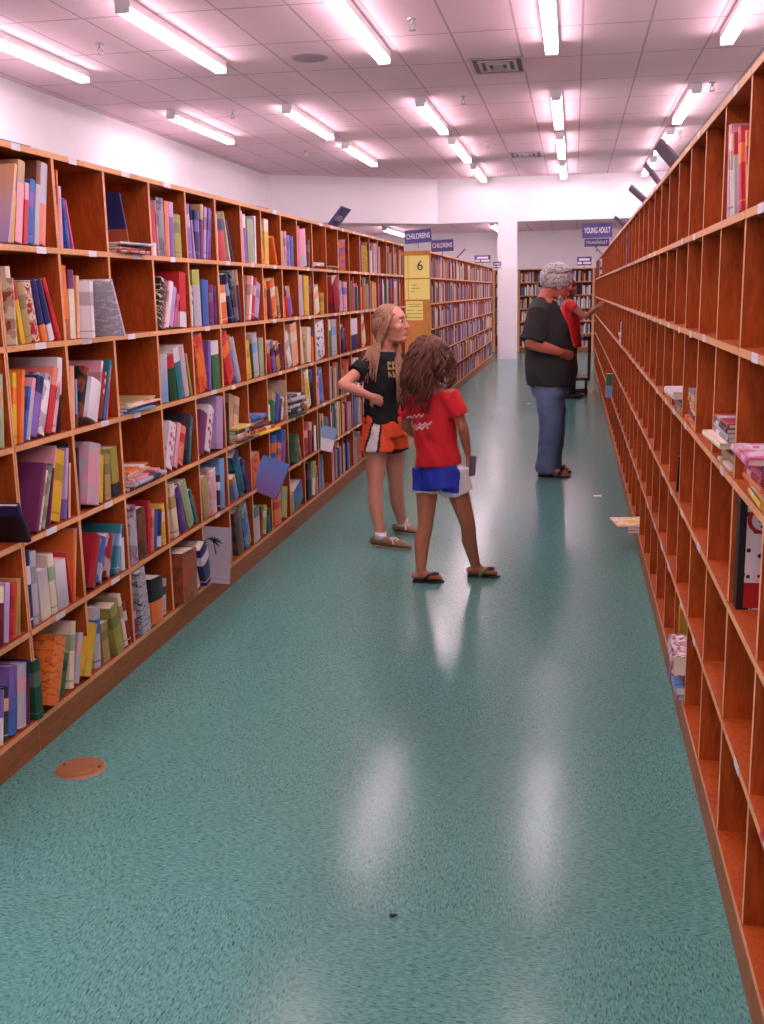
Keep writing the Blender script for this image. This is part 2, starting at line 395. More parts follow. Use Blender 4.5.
# ------------------------------------------------------------------ shelving
XL = -1.808; XR = .400; DEP = .30; PT = .020
ZR = [.11, .43, .745, 1.065, 1.391, 1.716, 2.04]       # board centres, bottom to top
DL = [2.40, 2.83, 3.255, 3.686, 4.11, 4.572, 5.019, 5.456, 5.886, 6.284, 6.723, 7.132, 7.556, 7.989, 8.406, 8.824, 9.289, 9.74, 10.172, 10.643, 11.065, 11.43, 11.79]
DF = [13.98 + .452 * i for i in range(25)]
DR = [2.777 + .4475 * i for i in range(-5, 42)]
def unit(side, ys, label, far=False, top=None):
    """one bookcase: side +1 opens to +x (left run), -1 opens to -x (right run)"""
    X = XL if side > 0 else XR; zr = list(ZR)
    r = empty('bookcase', (X - side * DEP / 2, (ys[0] + ys[-1]) / 2, 0)); tag(r, label, 'bookcase', 'cubbyhole bookcases')
    off = V(r.location)
    def bx(name, a, b, mats, faces=None):
        a = V(a) - off; b = V(b) - off
        MB().box((min(a.x, b.x), a.y, a.z), (max(a.x, b.x), b.y, b.z), 0, faces).build(name, mats, r)
    fr = '+x' if side > 0 else '-x'; back = X - side * DEP
    for i, y in enumerate(ys):
        e = i in (0, len(ys) - 1); w = PT / 2
        a, b = (y + (.001 if i == 0 else -w), y + (w if i < len(ys) - 1 else -.001))
        if i == 0: b = y + w + .002
        if i == len(ys) - 1: a = y - w - .002
        bx('divider', (X - side * .003, a, .0), (back, b, zr[-1] - PT / 2), [WOOD, EDGE], {fr: 1})
    for k, z in enumerate(zr):
        for i in range(1):
            bx('shelf_board' if k < len(zr) - 1 else 'top_board', (X, ys[0] + .002, z - PT / 2), (back, ys[-1] - .002, z + PT / 2), [WOOD, EDGE], {fr: 1})
    bx('back_panel', (back - side * .008, ys[0] + .002, .02), (back, ys[-1] - .002, zr[-1] - .012), [WOOD])
    bx('kick_plate', (X - side * .002, ys[0] + .003, .0), (X - side * .02, ys[-1] - .003, zr[0] - PT / 2), [PLINTH])
    if far: return r
    for i in range(len(ys) - 1):
        for k in range(1, len(zr)):
            if random.random() < (.25 if side > 0 else .3): continue
            y = ys[i] + random.uniform(.12, .26); z = zr[k] + random.uniform(-.002, .002); L = random.uniform(.06, .085)
            bx('shelf_label', (X + side * .0002, y, z - .012), (X + side * .0016, y + L, z + .010), [LABEL])
    return r
ORD = ['first', 'second', 'third', 'fourth', 'fifth', 'sixth', 'seventh', 'eighth', 'ninth', 'tenth', 'eleventh', 'twelfth', 'thirteenth']
i = 0; k = 0
while i < len(DL) - 1:
    j = min(i + 5, len(DL) - 1) if i else 2
    unit(1, DL[i:j + 1], f'left side plywood cubby bookcase full of children\'s books, {ORD[k]} unit from the camera'); i = j; k += 1
i = 0; k = 0
while i < len(DF) - 1:
    j = min(i + 6, len(DF) - 1)
    unit(1, DF[i:j + 1], f'packed plywood bookcase beyond the yellow signs, {ORD[k]} unit behind the end panel', True); i = j; k += 1
i = 0; k = 0
while i < len(DR) - 1:
    j = min(i + 5, len(DR) - 1)
    unit(-1, DR[i:j + 1], f'right side nearly empty plywood cubby bookcase, {ORD[k]} unit from the camera'); i = j; k += 1
# bookcases along the far side
BX = [-5.1 + .62 * i for i in range(17)]
def back_unit(xs, y, label):
    r = empty('bookcase', ((xs[0] + xs[-1]) / 2, y + .15, 0)); tag(r, label, 'bookcase', 'bookcases across the far end'); off = V(r.location)
    def bx(name, a, b, mats, faces=None): MB().box(tuple(V(a) - off), tuple(V(b) - off), 0, faces).build(name, mats, r)
    for i, x in enumerate(xs):
        a = x if i == 0 else x - .03; b = x if i == len(xs) - 1 else x + .03
        bx('divider', (a, y, 0), (b, y + .3, 2.03), [WOOD, EDGE], {'-y': 1})
    for k, z in enumerate(ZR): bx('shelf_board', (xs[0], y - .002, z - .012), (xs[-1], y + .3, z + .012), [WOOD, EDGE], {'-y': 1})
    bx('back_panel', (xs[0], y + .3, .0), (xs[-1], y + .31, 2.03), [WOOD])
    bx('kick_plate', (xs[0], y + .004, 0), (xs[-1], y + .02, .1), [PLINTH])
for a, b, lab in [(0, 6, 'left one of the full bookcases across the far end wall'), (6, 11, 'middle full bookcase across the far end right of the pillar'), (11, 16, 'right bookcase across the far end partly behind right shelves')]:
    back_unit(BX[a:b + 1], 27.92, lab)

# end panel with the yellow papers
r = empty('end_panel', (XL - .3, DF[0] - .02, 0)); tag(r, 'honey coloured end panel carrying yellow number papers at the aisle crossing', 'end panel')
MB().box((-.32, -.02, 0), (.30, .018, 2.06)).build('panel', ENDW, r)
def paper(x0, x1, z0, z1, name='notice'):
    return MB().box((x0, -.024, z0), (x1, -.0205, z1)).build(name, YPAPER, r)
p = paper(-.03, .29, 1.72, 2.0); text_mesh('6', .17, INK, 'numeral', p, Matrix.Translation((.17, -.0245, 1.87)) @ Matrix.Rotation(math.pi / 2, 4, 'X'), .0006)
MB().box((.012, -.0262, 1.72), (.018, -.0242, 2.0)).build('rule', simple('rule brown', 'b07a30', .7), p)
p = paper(-.03, .29, 1.45, 1.705)
for z, x0, x1 in [(1.63, .06, .12), (1.59, .06, .16), (1.55, .06, .10)]: MB().box((x0, -.0262, z), (x1, -.0242, z + .006)).build('writing', INK, p)
MB().box((.012, -.0262, 1.45), (.018, -.0242, 1.705)).build('rule', bpy.data.materials['rule brown'], p)
p = paper(-.02, .2, 1.19, 1.43)
for z, x0, x1 in [(1.39, .0, .18), (1.36, .02, .17), (1.31, .0, .08), (1.31, .13, .18), (1.27, .0, .18), (1.22, .0, .18)]: MB().box((x0, -.0262, z), (x1, -.0242, z + .005)).build('writing', INK, p)

# signs
def front_sign(loc, w, h, txt, label, rot=0, tsize=.055, grp='blue section signs', lines=1):
    r = empty('section_sign', loc); r.rotation_euler = (0, rot, 0); tag(r, label, 'sign', grp)
    MB().box((-w/2, -.006, -h/2), (w/2, .006, h/2)).build('board', SIGN, r)
    MB().loft([(0, .008, -h/2), (0, .008, -h/2 - .07)], [.008, .008], n=8, cap='flat').build('post', METAL, r)
    if txt: text_mesh(txt, tsize, SIGNT, 'lettering', r, Matrix.Translation((0, -.0065, 0)) @ Matrix.Rotation(math.pi / 2, 4, 'X'), .0008, width=w * .88, height=h * .40)
    if not txt:
        MB().box((-w*.36, -.0085, h*.05), (w*.36, -.006, h*.3)).build('white_strip', SIGNT, r)
        MB().box((-w*.46, -.0085, -h*.36), (-w*.16, -.006, -h*.1)).build('white_strip', SIGNT, r)
        MB().box((-w*.08, -.0085, -h*.36), (w*.46, -.006, -h*.1)).build('white_strip', SIGNT, r)
    return r
def at(px, py, Y): return onY(px, py, Y)
def sign_px(x0, y0, x1, y1, Y, txt, label, rot=0, **k):
    a = at((x0 + x1) / 2, (y0 + y1) / 2, Y); f = Y / FPX * 1.02
    h = (y1 - y0) * f; 
    return front_sign(a, (x1 - x0) * f, h, txt, label, rot, k.pop('ts', h * .42), **k)
sign_px(405, 230, 431, 242.5, 13.9, 'CHILDRENS', 'blue CHILDRENS sign above the end panel, the nearer and more tilted', -.06, ts=.068)
sign_px(431.5, 240, 453, 251, 15.2, 'CHILDRENS', 'blue CHILDRENS sign just right of and behind the first one', -.03, ts=.055)
sign_px(475, 255.5, 490, 262.5, 20.5, '', 'small distant blue sign on the left shelves before the pillar')
sign_px(493.5, 262, 501, 268, 22.6, '', 'smallest blue sign peeking out left of the pillar')
sign_px(583.5, 224, 611, 237, 13.2, 'YOUNG ADULT', 'blue YOUNG ADULT sign at end of the right shelf top, upper', -.01, ts=.062)
sign_px(585.5, 239, 608, 246, 14.8, 'YOUNG ADULT', 'lower YOUNG ADULT sign directly behind the upper one', 0, ts=.055)
sign_px(577.5, 257, 591, 265, 19.5, '', 'small distant blue sign low on the right above far shelves')
def lean_sign(Y, side, label, ang=48, txt=None, L=.34, W=.17):
    X = XL if side > 0 else XR
    r = empty('section_sign', (X - side * .06, Y, ZR[-1] + PT / 2)); tag(r, label, 'sign', 'signs leaning out over the aisle')
    a = math.radians(ang)
    d = V((side * math.cos(a), 0, math.sin(a))); nrm = V((side * math.sin(a), 0, -math.cos(a)))
    M = Matrix(((d.x, 0, nrm.x, 0), (0, 1, 0, 0), (d.z, 0, nrm.z, 0), (0, 0, 0, 1)))
    MB().box((.02, -L/2, -.006), (.02 + W, L/2, .006), M=M).build('board', SIGN if side > 0 else SIGNB, r)
    MB().box((-.0, -L*.3, -.004), (.04, L*.3, .0055), M=M).build('bracket', METAL, r)
    MB().box((-.05, -L*.3, 0), (.05, L*.3, .004)).build('foot', METAL, r)
    if txt:
        for k in range(5):
            y = (k - 2) * .042
            MB().box((.07, y - .013, .006), (.115, y - .007, .0072), M=M).build('lettering', SIGNT, r)
            MB().box((.07 + .02 * (k % 3), y - .007, .006), (.078 + .02 * (k % 3), y + .012, .0072), M=M).build('lettering', SIGNT, r)
    return r
lean_sign(5.1, -1, 'grey sign leaning over the aisle from right shelf top, nearest of three', W=.14)
lean_sign(6.05, -1, 'grey sign leaning from right shelf top, middle of three', 52, L=.16, W=.15)
lean_sign(7.15, -1, 'grey sign leaning from right shelf top, third and lowest in the photo', 42, L=.30, W=.15)
lean_sign(9.9, -1, 'small dark sign on right shelf top just above YOUNG ADULT sign', 40, L=.34, W=.14)
lean_sign(18.2, -1, 'thin dark sign on the far end of the right shelf top', 50, L=.2, W=.2)
lean_sign(8.45, 1, 'dark blue sign with white lettering leaning out from left shelf top', 50, 'bars')
lean_sign(17.6, 1, 'thin dark sign leaning from far left shelf top right of CHILDRENS signs', 45, L=.1, W=.2)
m = MB().box((-.1, -.14, 0), (.02, .14, .012))
m.box((-.1, -.14, .012), (-.09, .14, .05))
tag(m.build('sign_holder', SIGNB, None, False, (XL - .05, 3.45, ZR[-1] + PT / 2)), 'flat dark sign holder lying on left shelf top at the photo edge', 'sign holder')
m = MB().box((-.1, -.12, 0), (.02, .12, .012)); m.box((-.1, -.12, .012), (-.09, .12, .035))
tag(m.build('sign_holder', SIGNB, None, False, (XL - .05, 6.45, ZR[-1] + PT / 2)), 'flat dark sign holder lying on left shelf top before the header wall', 'sign holder')

# ------------------------------------------------------------------ books
NB = [0]; USED = set()
BAYN = ['partial leftmost bay', 'first full bay', 'second full bay'] + [x + ' full bay' for x in 'third fourth fifth sixth seventh eighth ninth tenth eleventh twelfth thirteenth fourteenth fifteenth sixteenth'.split()]
ROWN = ['top row', 'second row', 'third row', 'fourth row', 'fifth row', 'bottom row']
def cname(c): return NAMEOF.get(c, c)
def book_mesh(side, t, h, d, mat, pmat=PAGES):
    """cover folded round the page block; origin: front, near, bottom corner"""
    b = .0028 if t > .012 else .0016; m = MB(); s = -side
    hd = h
    bul = min(.006, t * .16)
    def X(x): return s * x
    def bx(a, c):
        m.box((min(X(a[0]), X(c[0])), a[1], a[2]), (max(X(a[0]), X(c[0])), c[1], c[2]))
    bx((bul, 0, 0), (d, b, hd)); bx((bul, t - b, 0), (d, t, hd))
    n0 = len(m.v); K = 6
    prof = [(bul - bul * math.sin(math.pi * k / K), t * k / K) for k in range(K + 1)] + [(bul + b, t), (bul + b, 0)]
    for z in (0, hd):
        for x, y in prof: m.v.append((X(x), y, z))
    n = len(prof)
    for k in range(n):
        m.f.append((n0 + k, n0 + (k + 1) % n, n0 + n + (k + 1) % n, n0 + n + k)); m.m.append(0)
    m.f.append(tuple(n0 + k for k in range(n))); m.m.append(0); m.f.append(tuple(n0 + n + k for k in range(n))); m.m.append(0)
    p = MB(); i = .004 if t > .012 else .0015
    p.box((min(X(bul + b), X(d - i)), b * .98, i), (max(X(bul + b), X(d - i)), t - b * .98, hd - i))
    return m, p
def book(side, loc, t, h, d, c1, style, c2, lean=0, label='', group=None, yaw=0, name='book', pages=True):
    m, p = book_mesh(side, t, h, d, None)
    o = m.build(name, bookmat(c1, style, c2)); o.location = loc; o.rotation_euler = (lean, 0, yaw)
    if pages: p.build('page_block', PAGES, o)
    tag(o, label, 'book', group); NB[0] += 1
    return o
rs = random.Random(11)
def cellbooks(side, bay, row, spec, bayname, rowname, run, group):
    """spec entries: top-left x, top y, left x and right x at the shelf (photo pixels on the plane of the shelf fronts), colour[:style[:colour2]][ /protrusion cm]"""
    X = XL if side > 0 else XR
    zb = ZR[5 - row] + PT / 2 + .0008
    ents = [e.strip() for e in spec.split(';') if e.strip()]
    bl = (DL if side > 0 else None)
    n = len(ents); prevy = None; out = []
    for e in ents:
        pr = -.8
        if '/' in e: e, q = e.split('/'); pr = float(q)
        a = e.split(','); xt, yt, x0, x1 = (float(v) for v in a[:4])
        c = a[4].strip().split(':'); c1 = c[0]; style = c[1] if len(c) > 1 else rs.choice(['plain', 'title', 'plain', 'top', 'title']); c2 = c[2] if len(c) > 2 else None
        if style == 'top' and c2 is None: c2 = rs.choice(['white', 'cream', 'navy', c1, 'tan'])
        y0 = base_point(x0, X, zb); y1 = base_point(x1, X, zb)
        if side < 0: y0, y1 = y1, y0
        T = onX(xt, yt, X) if side > 0 else onX(xt, yt, X)
        h = max(.10, T.z - zb); 
        yref = y0 if side > 0 else y1
        lean = math.atan2(T.y - yref, h)          # + : top leans away from the camera
        lean = max(-.42, min(.42, lean))
        out.append([y0, y1, h, lean, c1, style, c2, pr])
    # settle neighbours so that they do not cut into one another
    for k in range(len(out)):
        y0, y1, h, lean, c1, style, c2, pr = out[k]
        hh = h / math.cos(lean)
        t = max(.006, (y1 - y0) * math.cos(lean) - .0008)
        hmax = ZR[6 - row] - PT / 2 - zb - t * abs(math.sin(lean)) - .004
        hh = min(hh, hmax / math.cos(lean))
        out[k] = [y0, t, hh, lean, c1, style, c2, pr]
    if side > 0:
        lo_, hi_ = DL[bay] + .0118, DL[bay + 1] - .0118
        for q in out:
            if q[7] > .5: continue
            top = math.tan(q[3]) * q[2] * math.cos(q[3]); w_ = q[1] / math.cos(q[3])
            a_ = min(q[0], q[0] + top); b_ = max(q[0] + w_, q[0] + w_ + top)
            if a_ < lo_: q[0] += min(lo_ - a_, .06)
            elif b_ > hi_: q[0] -= min(b_ - hi_, .06)
    for k in range(1, len(out)):
        a = out[k - 1]; b = out[k]
        # near edge line of b at its base against far edge of a, at base and top
        def far(q, z):  return q[0] + q[1] / math.cos(q[3]) + math.tan(q[3]) * z
        def near(q, z): return q[0] + math.tan(q[3]) * z
        hz = min(a[2] * math.cos(a[3]), b[2] * math.cos(b[3]))
        gap = min(near(b, 0) - far(a, 0), near(b, hz) - far(a, hz))
        if gap < .0006:
            need = .0006 - gap
            for q in (a, b):                                   # thin both a little
                cut = min(need * .55, q[1] * .34)
                q[1] -= cut * math.cos(q[3])
                if q is b: q[0] += cut
            hz = min(a[2] * math.cos(a[3]), b[2] * math.cos(b[3]))
            gt = near(b, hz) - far(a, hz)
            if gt < .0006:                                     # then bring the two leans together
                dl = min(abs(a[3] - b[3]), (.0006 - gt) / hz)
                if b[3] < a[3]: b[3] += dl
                else: b[3] = b[3]
            g2 = min(near(b, 0) - far(a, 0), near(b, hz) - far(a, hz))
            if g2 < .0006:
                sh = min(.0006 - g2, b[1] * .5); b[0] += sh; b[1] = max(.005, b[1] - sh)
    lo_, hi_ = (DL[bay] + .0116, DL[bay + 1] - .0116) if side > 0 else (2.777 + .0116, 3.2245 - .0116)
    def ext(q):
        top = math.tan(q[3]) * q[2] * math.cos(q[3]); w_ = q[1] / math.cos(q[3])
        return min(q[0], q[0] + top), max(q[0] + w_, q[0] + w_ + top)
    for q in out:
        if q[7] > .5: continue
        for _ in range(12):
            a_, b_ = ext(q)
            if a_ >= lo_ and b_ <= hi_: break
            if b_ > hi_:
                if q[3] > .02: q[3] *= .8
                else:
                    cut = min(b_ - hi_, max(0, q[1] - .008)); q[1] -= cut
                    if cut < b_ - hi_: q[0] -= (b_ - hi_ - cut)
            if a_ < lo_:
                if q[3] < -.02: q[3] *= .8
                else: q[0] += lo_ - a_
    for k, (y0, t, hh, lean, c1, style, c2, pr) in enumerate(out):
        d = min(DEP - .014 + min(0, pr) / 100, max(.15, hh * rs.uniform(.68, .86)))
        z = zb + (t * math.sin(-lean) if lean < 0 else 0) * 0
        # pivot: near-bottom corner when leaning to the camera, far-bottom corner otherwise
        yy = y0
        if lean > 0: z = zb + t * math.sin(lean); yy = y0 + 0.0
        a = -lean
        adj = {True: 'leaning', False: 'upright'}[abs(lean) > .09]
        what = 'slim book' if t < .016 else ('thick book' if t > .045 else 'book')
        posn = ['first', 'second', 'third', 'fourth', 'fifth', 'sixth', 'seventh', 'eighth', 'ninth', 'tenth', 'eleventh', 'twelfth'][k] if n > 1 else 'alone'
        lab = f'{adj} {cname(c1)} {what}, {posn} from left in {rowname}, {bayname}' if n > 1 else f'{adj} {cname(c1)} {what} in {rowname}, {bayname}'
        lab = f'{lab}, {run}'
        o = book(side, (X + side * pr / 100, yy, z), t, hh, d, c1, style, c2, a, lab, group)
DONE = set()
def CL(bay, row, spec):
    DONE.add((bay, row)); cellbooks(1, bay + 1, row, spec, BAYN[bay], ROWN[row], 'left shelf', f'books in the {ROWN[row]} of the left shelves')
# bay index 0 lies at the left edge of the photo (its far divider is at y 3.255)
CL(1, 0, "13,165,6,10,lilac:gradient:peach/1; 14,171,10.2,18.5,yellow:top:blue; 22,162,19,26.5,pink; 29,184,27,31,red:top:pink; 34,181,31.5,37.5,blue:title:violet; 40,162,38,44,silver:top:brown; 47,165,45,52.5,salmon:half:silver")
CL(2, 0, "54.5,169,57,59.5,orange; 55.5,185,60,67.5,pink:art:lilac; 62,198,69,74.5,blue; 66.5,200,74.7,77,magenta")
CL(4, 0, "149.5,194,152.5,153.5,tan/-4; 151,210,153.7,160,red:bottom:white; 156,200,160.3,162,pink; 159,197,162.4,169,grey:art:charcoal; 167,201,169.2,173.4,salmon; 171.5,202,173.8,178,violet:top:lilac; 176,214,178.2,185,olive")
CL(5, 0, "185,203,189,195.5,violet:title:lilac; 190,205,196,198,lilac; 197,211,198.4,203,navy:title:violet; 203,205,203.4,206,plum; 207,208,206.2,208.5,lilac; 211,209,208.7,211,violet; 213,213,211.2,215,purple")
CL(6, 0, "217,214,219.2,221,cream; 219,219,222,230,red:top:navy; 223,213,231.5,233,cream; 226,221,234.4,236.3,navy")
CL(7, 0, "242,211,245.5,247.5,pink; 244.5,214,247.7,250.2,violet; 249,219,251,257,sage:plain; 256,216,257.3,258.6,white")
CL(8, 0, "260,231,263,266,orange; 265,219,266.3,271.5,yellow:top:cream; 271,237,278.3,279.8,orange")
CL(9, 0, "281,232,283.5,286.8,tan; 286,231,287,289,pink; 288,235,289.4,292.8,violet; 292,236,293,296,blue")
CL(10, 0, "297,226,299,302.8,magenta; 301,229,303,309,pink:bottom:silver; 309,240,309.4,312,maroon")
CL(1, 1, "8,278,12.6,14.5,cream:art:rust/1.5; 8,266,15,22.5,plum; 12,283,23,29.5,yellow:top:red; 20,283,30,36.5,khaki; 27,283,37,45,crimson:check:cream; 33,281,45.5,52.5,navy:bottom:orange; 39,281,53,60,navy:bottom:white; 44,280,60.3,65,red")
CL(2, 1, "60.5,265,66,72.3,orange:bottom:rust; 71,270,74.5,80,cream:top:plum; 79,276,80.4,83.8,peach; 81.5,281,84.2,88,white/3.4; 90,281,104.5,106.5,silver:text:white/8.5")
CL(4, 1, "172,283,159.5,166,black:text:cream; 178,283,166.3,168.5,pink; 180,284,168.8,172,white; 181,290,172.3,176.5,lilac; 181.5,296,176.8,181,magenta; 180.5,273,181.6,190,red:bottom:white")
CL(5, 1, "191.5,286,192.4,196,white:dots:charcoal; 193.5,269.5,197,204.8,silver:top:lime; 204.3,280,206,212,blue; 211,285,212.4,217,plum; 215.5,286,217.3,219.5,purple")
CL(6, 1, "219,272,222.6,224.6,cream; 222,286,225,231.5,orange:title:cream; 225,275,233,237,navy:title:sky; 232,272,237.5,242,charcoal:art:grey; 237,271,242.3,245,maroon")
CL(7, 1, "245,275,247.4,248.4,teal; 250,277,248.8,251,salmon; 253.5,278,251.2,253.6,white; 257,280,254,257.7,red:title:pink; 260,286,258,263.4,lilac")
CL(8, 1, "265,280,266.8,270.2,orange; 268.5,290,271,275,maroon; 271.5,281,275.4,280,orange:title:cream; 277,289,280.6,283.5,tan:art:black")
CL(9, 1, "283,285,286,288.4,orange; 284.6,289,288.8,291.6,red; 287.5,291,292,295.6,violet")
CL(10, 1, "300,276,302.4,306,silver:title:lilac; 305.5,276,306.5,311.5,yellow; 311.5,278,312,314.5,maroon")
CL(11, 1, "315.6,288,317.8,322,cream:title:peach; 322,293,322.5,326,ochre")
CL(12, 1, "327,287,330,333,plum; 328,285,334,340,crimson/2")
CL(13, 1, "340,283,342,345,lilac; 345,282,345.6,349,pink:title:violet")
CL(0, 2, "-6,378,-2,3.6,white; 2,375,4,9,sage:title:tan")
CL(1, 2, "10,375,10.5,16.5,yellow:title:orange; 20,371,17,24,orange/0; 25.5,371,24.3,26.5,salmon; 32,388,26.8,29.8,blue; 36,380,30,34,silver:top:pink; 42,380,34.4,41.6,violet; 52,377,42,49,white:art:plum; 59,370,49.6,55,red:top:salmon; 62,378,55.4,61,pink; 63,359,61.4,69,black:half:white")
CL(2, 2, "72,367,73.2,78,peach; 77,380,78.4,81,sky:bottom:brown; 92,369,81.4,86.4,black:art:rust; 95,385,86.8,98,white/1; 104,362,98.2,100.6,pink; 107,374,101,106,crimson:dots:white; 113,361,106.2,109.8,teal; 118,361,110,113.6,blue; 121,366,113.8,117,magenta")
CL(4, 2, "161,346,162.3,163.6,silver/-5; 161.5,355,164,172,sky:gradient:silver; 169.5,356,173,180,forest:top:red; 175.5,349,181.6,187.4,teal; 181.5,347,188,194.6,silver:art:pink; 187.5,357,196,201.4,olive")
CL(5, 2, "196,338,203,211,orange:art:red; 210.5,341,211.8,215,violet; 214,342,217,225,green:top:white")
CL(6, 2, "220,336,230,237.6,red:title:orange; 227,338,238,240.6,sky; 230.6,341,241,244,silver")
CL(7, 2, "247,342,250.6,254.6,yellow; 252,345,254.8,256.6,forest; 253.5,335,257,262,silver:title:sky; 261,338,262.6,267,sage")
CL(8, 2, "268.5,346,271,274.6,crimson; 271,344,275,279,violet:title:navy; 276.5,345,279.6,284,ochre:title:maroon; 282,344,284.4,287,plum")
CL(9, 2, "285.6,337,290.8,294.8,white; 292,325,295,301,peach:title:cream")
CL(10, 2, "299.4,329,302.6,305.6,cream; 304,336,306,308.6,khaki; 309,328,309.4,313.8,cream; 313.4,327,314.2,317,orange")
CL(11, 2, "317,324,319,327,white:dots:black")
CL(12, 2, "329.4,321,331,333.8,green; 333,320,334.2,339,silver:title:sky")
CL(13, 2, "341,330,345,348,navy; 345,331,348.3,350,crimson")
CL(14, 2, "352,320,353,359.6,navy:half:white")
CL(15, 2, "360,313,364,367.5,cream:title:red")
CL(1, 3, "46,465,36.5,40.5,plum/0; 51,471,41,44.6,cream:title:khaki; 53.5,466,45,50.4,sage:art:charcoal; 56,446,50.8,53,plum:top:pink; 58.5,455,53.4,67,yellow; 69.5,449,67.4,73.4,lilac:bottom:violet; 75.5,443,74,77,charcoal; 80,462,77.4,81,peach")
CL(0, 3, "2,508,19,22.5,black/4")
CL(2, 3, "85,448,86.5,88.5,charcoal/-3; 91,448,89,101,pink:art:silver/0; 103,457,102,106.8,yellow; 107,456,108.6,115,khaki; 112.5,449,117,124,olive:bottom:charcoal")
CL(4, 3, "184,424,168.5,176,white:dots:magenta; 187,424,176.6,180.6,pink; 190,428,181,186.4,salmon:title:red; 192,417,187,193,charcoal:bottom:black; 197,418,193.4,196,teal")
CL(5, 3, "202,418,197.5,206,plum; 211,411,206.6,214,white:dots:red; 219,398,219.4,226,lilac/0")
CL(6, 3, "228,404,229,232.4,black; 235.5,398,233.6,239,tan/-3; 241,400,239.4,244.6,beige/-3")
CL(8, 3, "270.5,405,271.3,272.6,white; 274.5,396,272.8,276.8,green; 279.5,398,277,281,blue; 283,400,281.4,283.2,plum; 287.5,399,283.6,288,white:title:tan")
CL(10, 3, "305.4,373,309.3,313.6,yellow:art:cream; 310.5,374,314,317.6,black:top:blue")
CL(11, 3, "318,377,319.6,322,pink; 319.6,371,322.4,326,blue:art:sky")
CL(0, 4, "-5,590,-1,3,cream:title:white; 3.5,588,3.4,7.6,maroon; 9,585,8,13,lilac; 14.6,587,13.4,17.6,red; 19.5,582,18,20.4,orange; 21,580,20.8,28,khaki")
CL(1, 4, "27,552,32,37.4,navy:title:white; 33.4,553,38,44.4,silver; 40,573,45,55.4,cream:gradient:silver; 50.5,556,56,61.6,cream:title:sage; 58,564,62.4,74,silver:gradient:white; 67,553,74.3,76,red; 76.5,530,76.4,79.6,orange; 81.6,527,80,82.6,silver:title:peach")
CL(2, 4, "112,531,89.5,98,crimson/0; 113.6,536,98.4,106,blue:art:white; 118.6,535,106.4,113.6,crimson:art:white; 121.5,526,116.6,121,teal:title:sky; 124.5,525,121.4,128,sky:title:white; 128,523,129.5,134,white:top:navy")
CL(3, 4, "131,508,134.6,142,silver:art:plum; 139,510,143,151,brown:art:black; 150,502,151.4,154,red; 154.6,510,154.2,156.6,salmon; 157.5,511,157,160.4,blue; 161.6,511,160.8,167.6,navy:bottom:white; 168,503,168,175,yellow:title:cream")
CL(4, 4, "172,487,177.6,183.4,cream:title:khaki; 176.5,490,184,190.4,purple; 181.6,488,191,198,sage; 190,492,199,202,teal; 194.5,497,202.3,204.6,rust")
CL(5, 4, "203.5,480,207.5,214,khaki:art:tan; 212,470,214.4,220,pink:art:white; 220.4,476,220.6,224,charcoal:title:white; 224.6,459,225,231.4,sky:plain")
CL(6, 4, "232,481,238.5,242,sky; 231.5,460,242.6,248.4,teal:art:navy; 241,461,249,252.4,navy; 245,462,252.8,256,purple")
CL(7, 4, "254,458,256.6,264,orange:dots:red")
CL(8, 4, "274,437,274.5,279,blue:title:orange; 280,445,279.4,283,salmon; 284,432,283.4,287.6,violet:top:blue")
CL(9, 4, "291.5,438,291.8,300,forest:art:green/0; 297,440,302,303.6,tan")
CL(10, 4, "306,425,306.6,310,crimson:title:pink; 310.4,424,310.3,314,crimson; 314,425,314.3,316.4,black; 316,426,316.8,320,white:title:cream")
CL(0, 5, "-4,693,-1,3,red; 4,692,3.3,6.8,white:half:violet; 8,690,7.2,12.4,charcoal:title:peach; 13,670,12.8,21,blue:gradient:violet; 21.5,668,21.4,31,silver:title:pink; 30.5,660,31.4,33,plum")
CL(1, 5, "31.5,662,36,43,forest/1; 61,638,44,57,orange:text:rust/2; 66,645,57.4,62,white:title:red; 70,655,63,70.4,green:title:forest; 73,625,71,77.6,cream:title:sage; 82,636,78,83.4,silver:title:pink; 92,627,84,92,yellow/1")
CL(2, 5, "97,610,98,104.6,silver:title:blue; 103.4,625,107,115.4,khaki; 107.5,610,116,124,olive/1; 120,597,128,133,cream:title:tan; 126,605,135.6,139,crimson:title:white")
CL(3, 5, "134,606,139,142.6,plum:title:pink; 135,571,143,151,silver:text:charcoal/1; 150,582,151.6,163,orange:half:black/1; 164,582,164,169.4,silver:title:charcoal")
CL(4, 5, "177,556,179,194,rust:art:brown/3; 191,556,196.6,199,yellow; 192.6,555,199.4,203.4,cream:title:sage; 197,551,204,211,navy:title:white/2")
CL(6, 5, "231,518,234,235.6,black; 236,514,241,248,charcoal:art:brown; 243,510,249,256,blue:art:sage")
CL(7, 5, "254.6,510,256.6,263,silver:top:teal; 263,508,263.4,265,rust; 266,507,265.4,269.6,lime:title:cream; 271,508,272,276,teal:top:forest")
CL(8, 5, "276,498,277,284,orange:title:red; 285,490,284.4,290,lime:title:sage")
CL(9, 5, "291,497,292,297,khaki:title:grey; 296,492,298,306,teal:gradient:blue")
CL(10, 5, "309,464,310,314,black:title:plum; 315,463,314.4,318,cream:half:lime; 319,466,318.4,322,grey; 322,468,323,326,charcoal; 326,470,327,331,silver:title:pink")

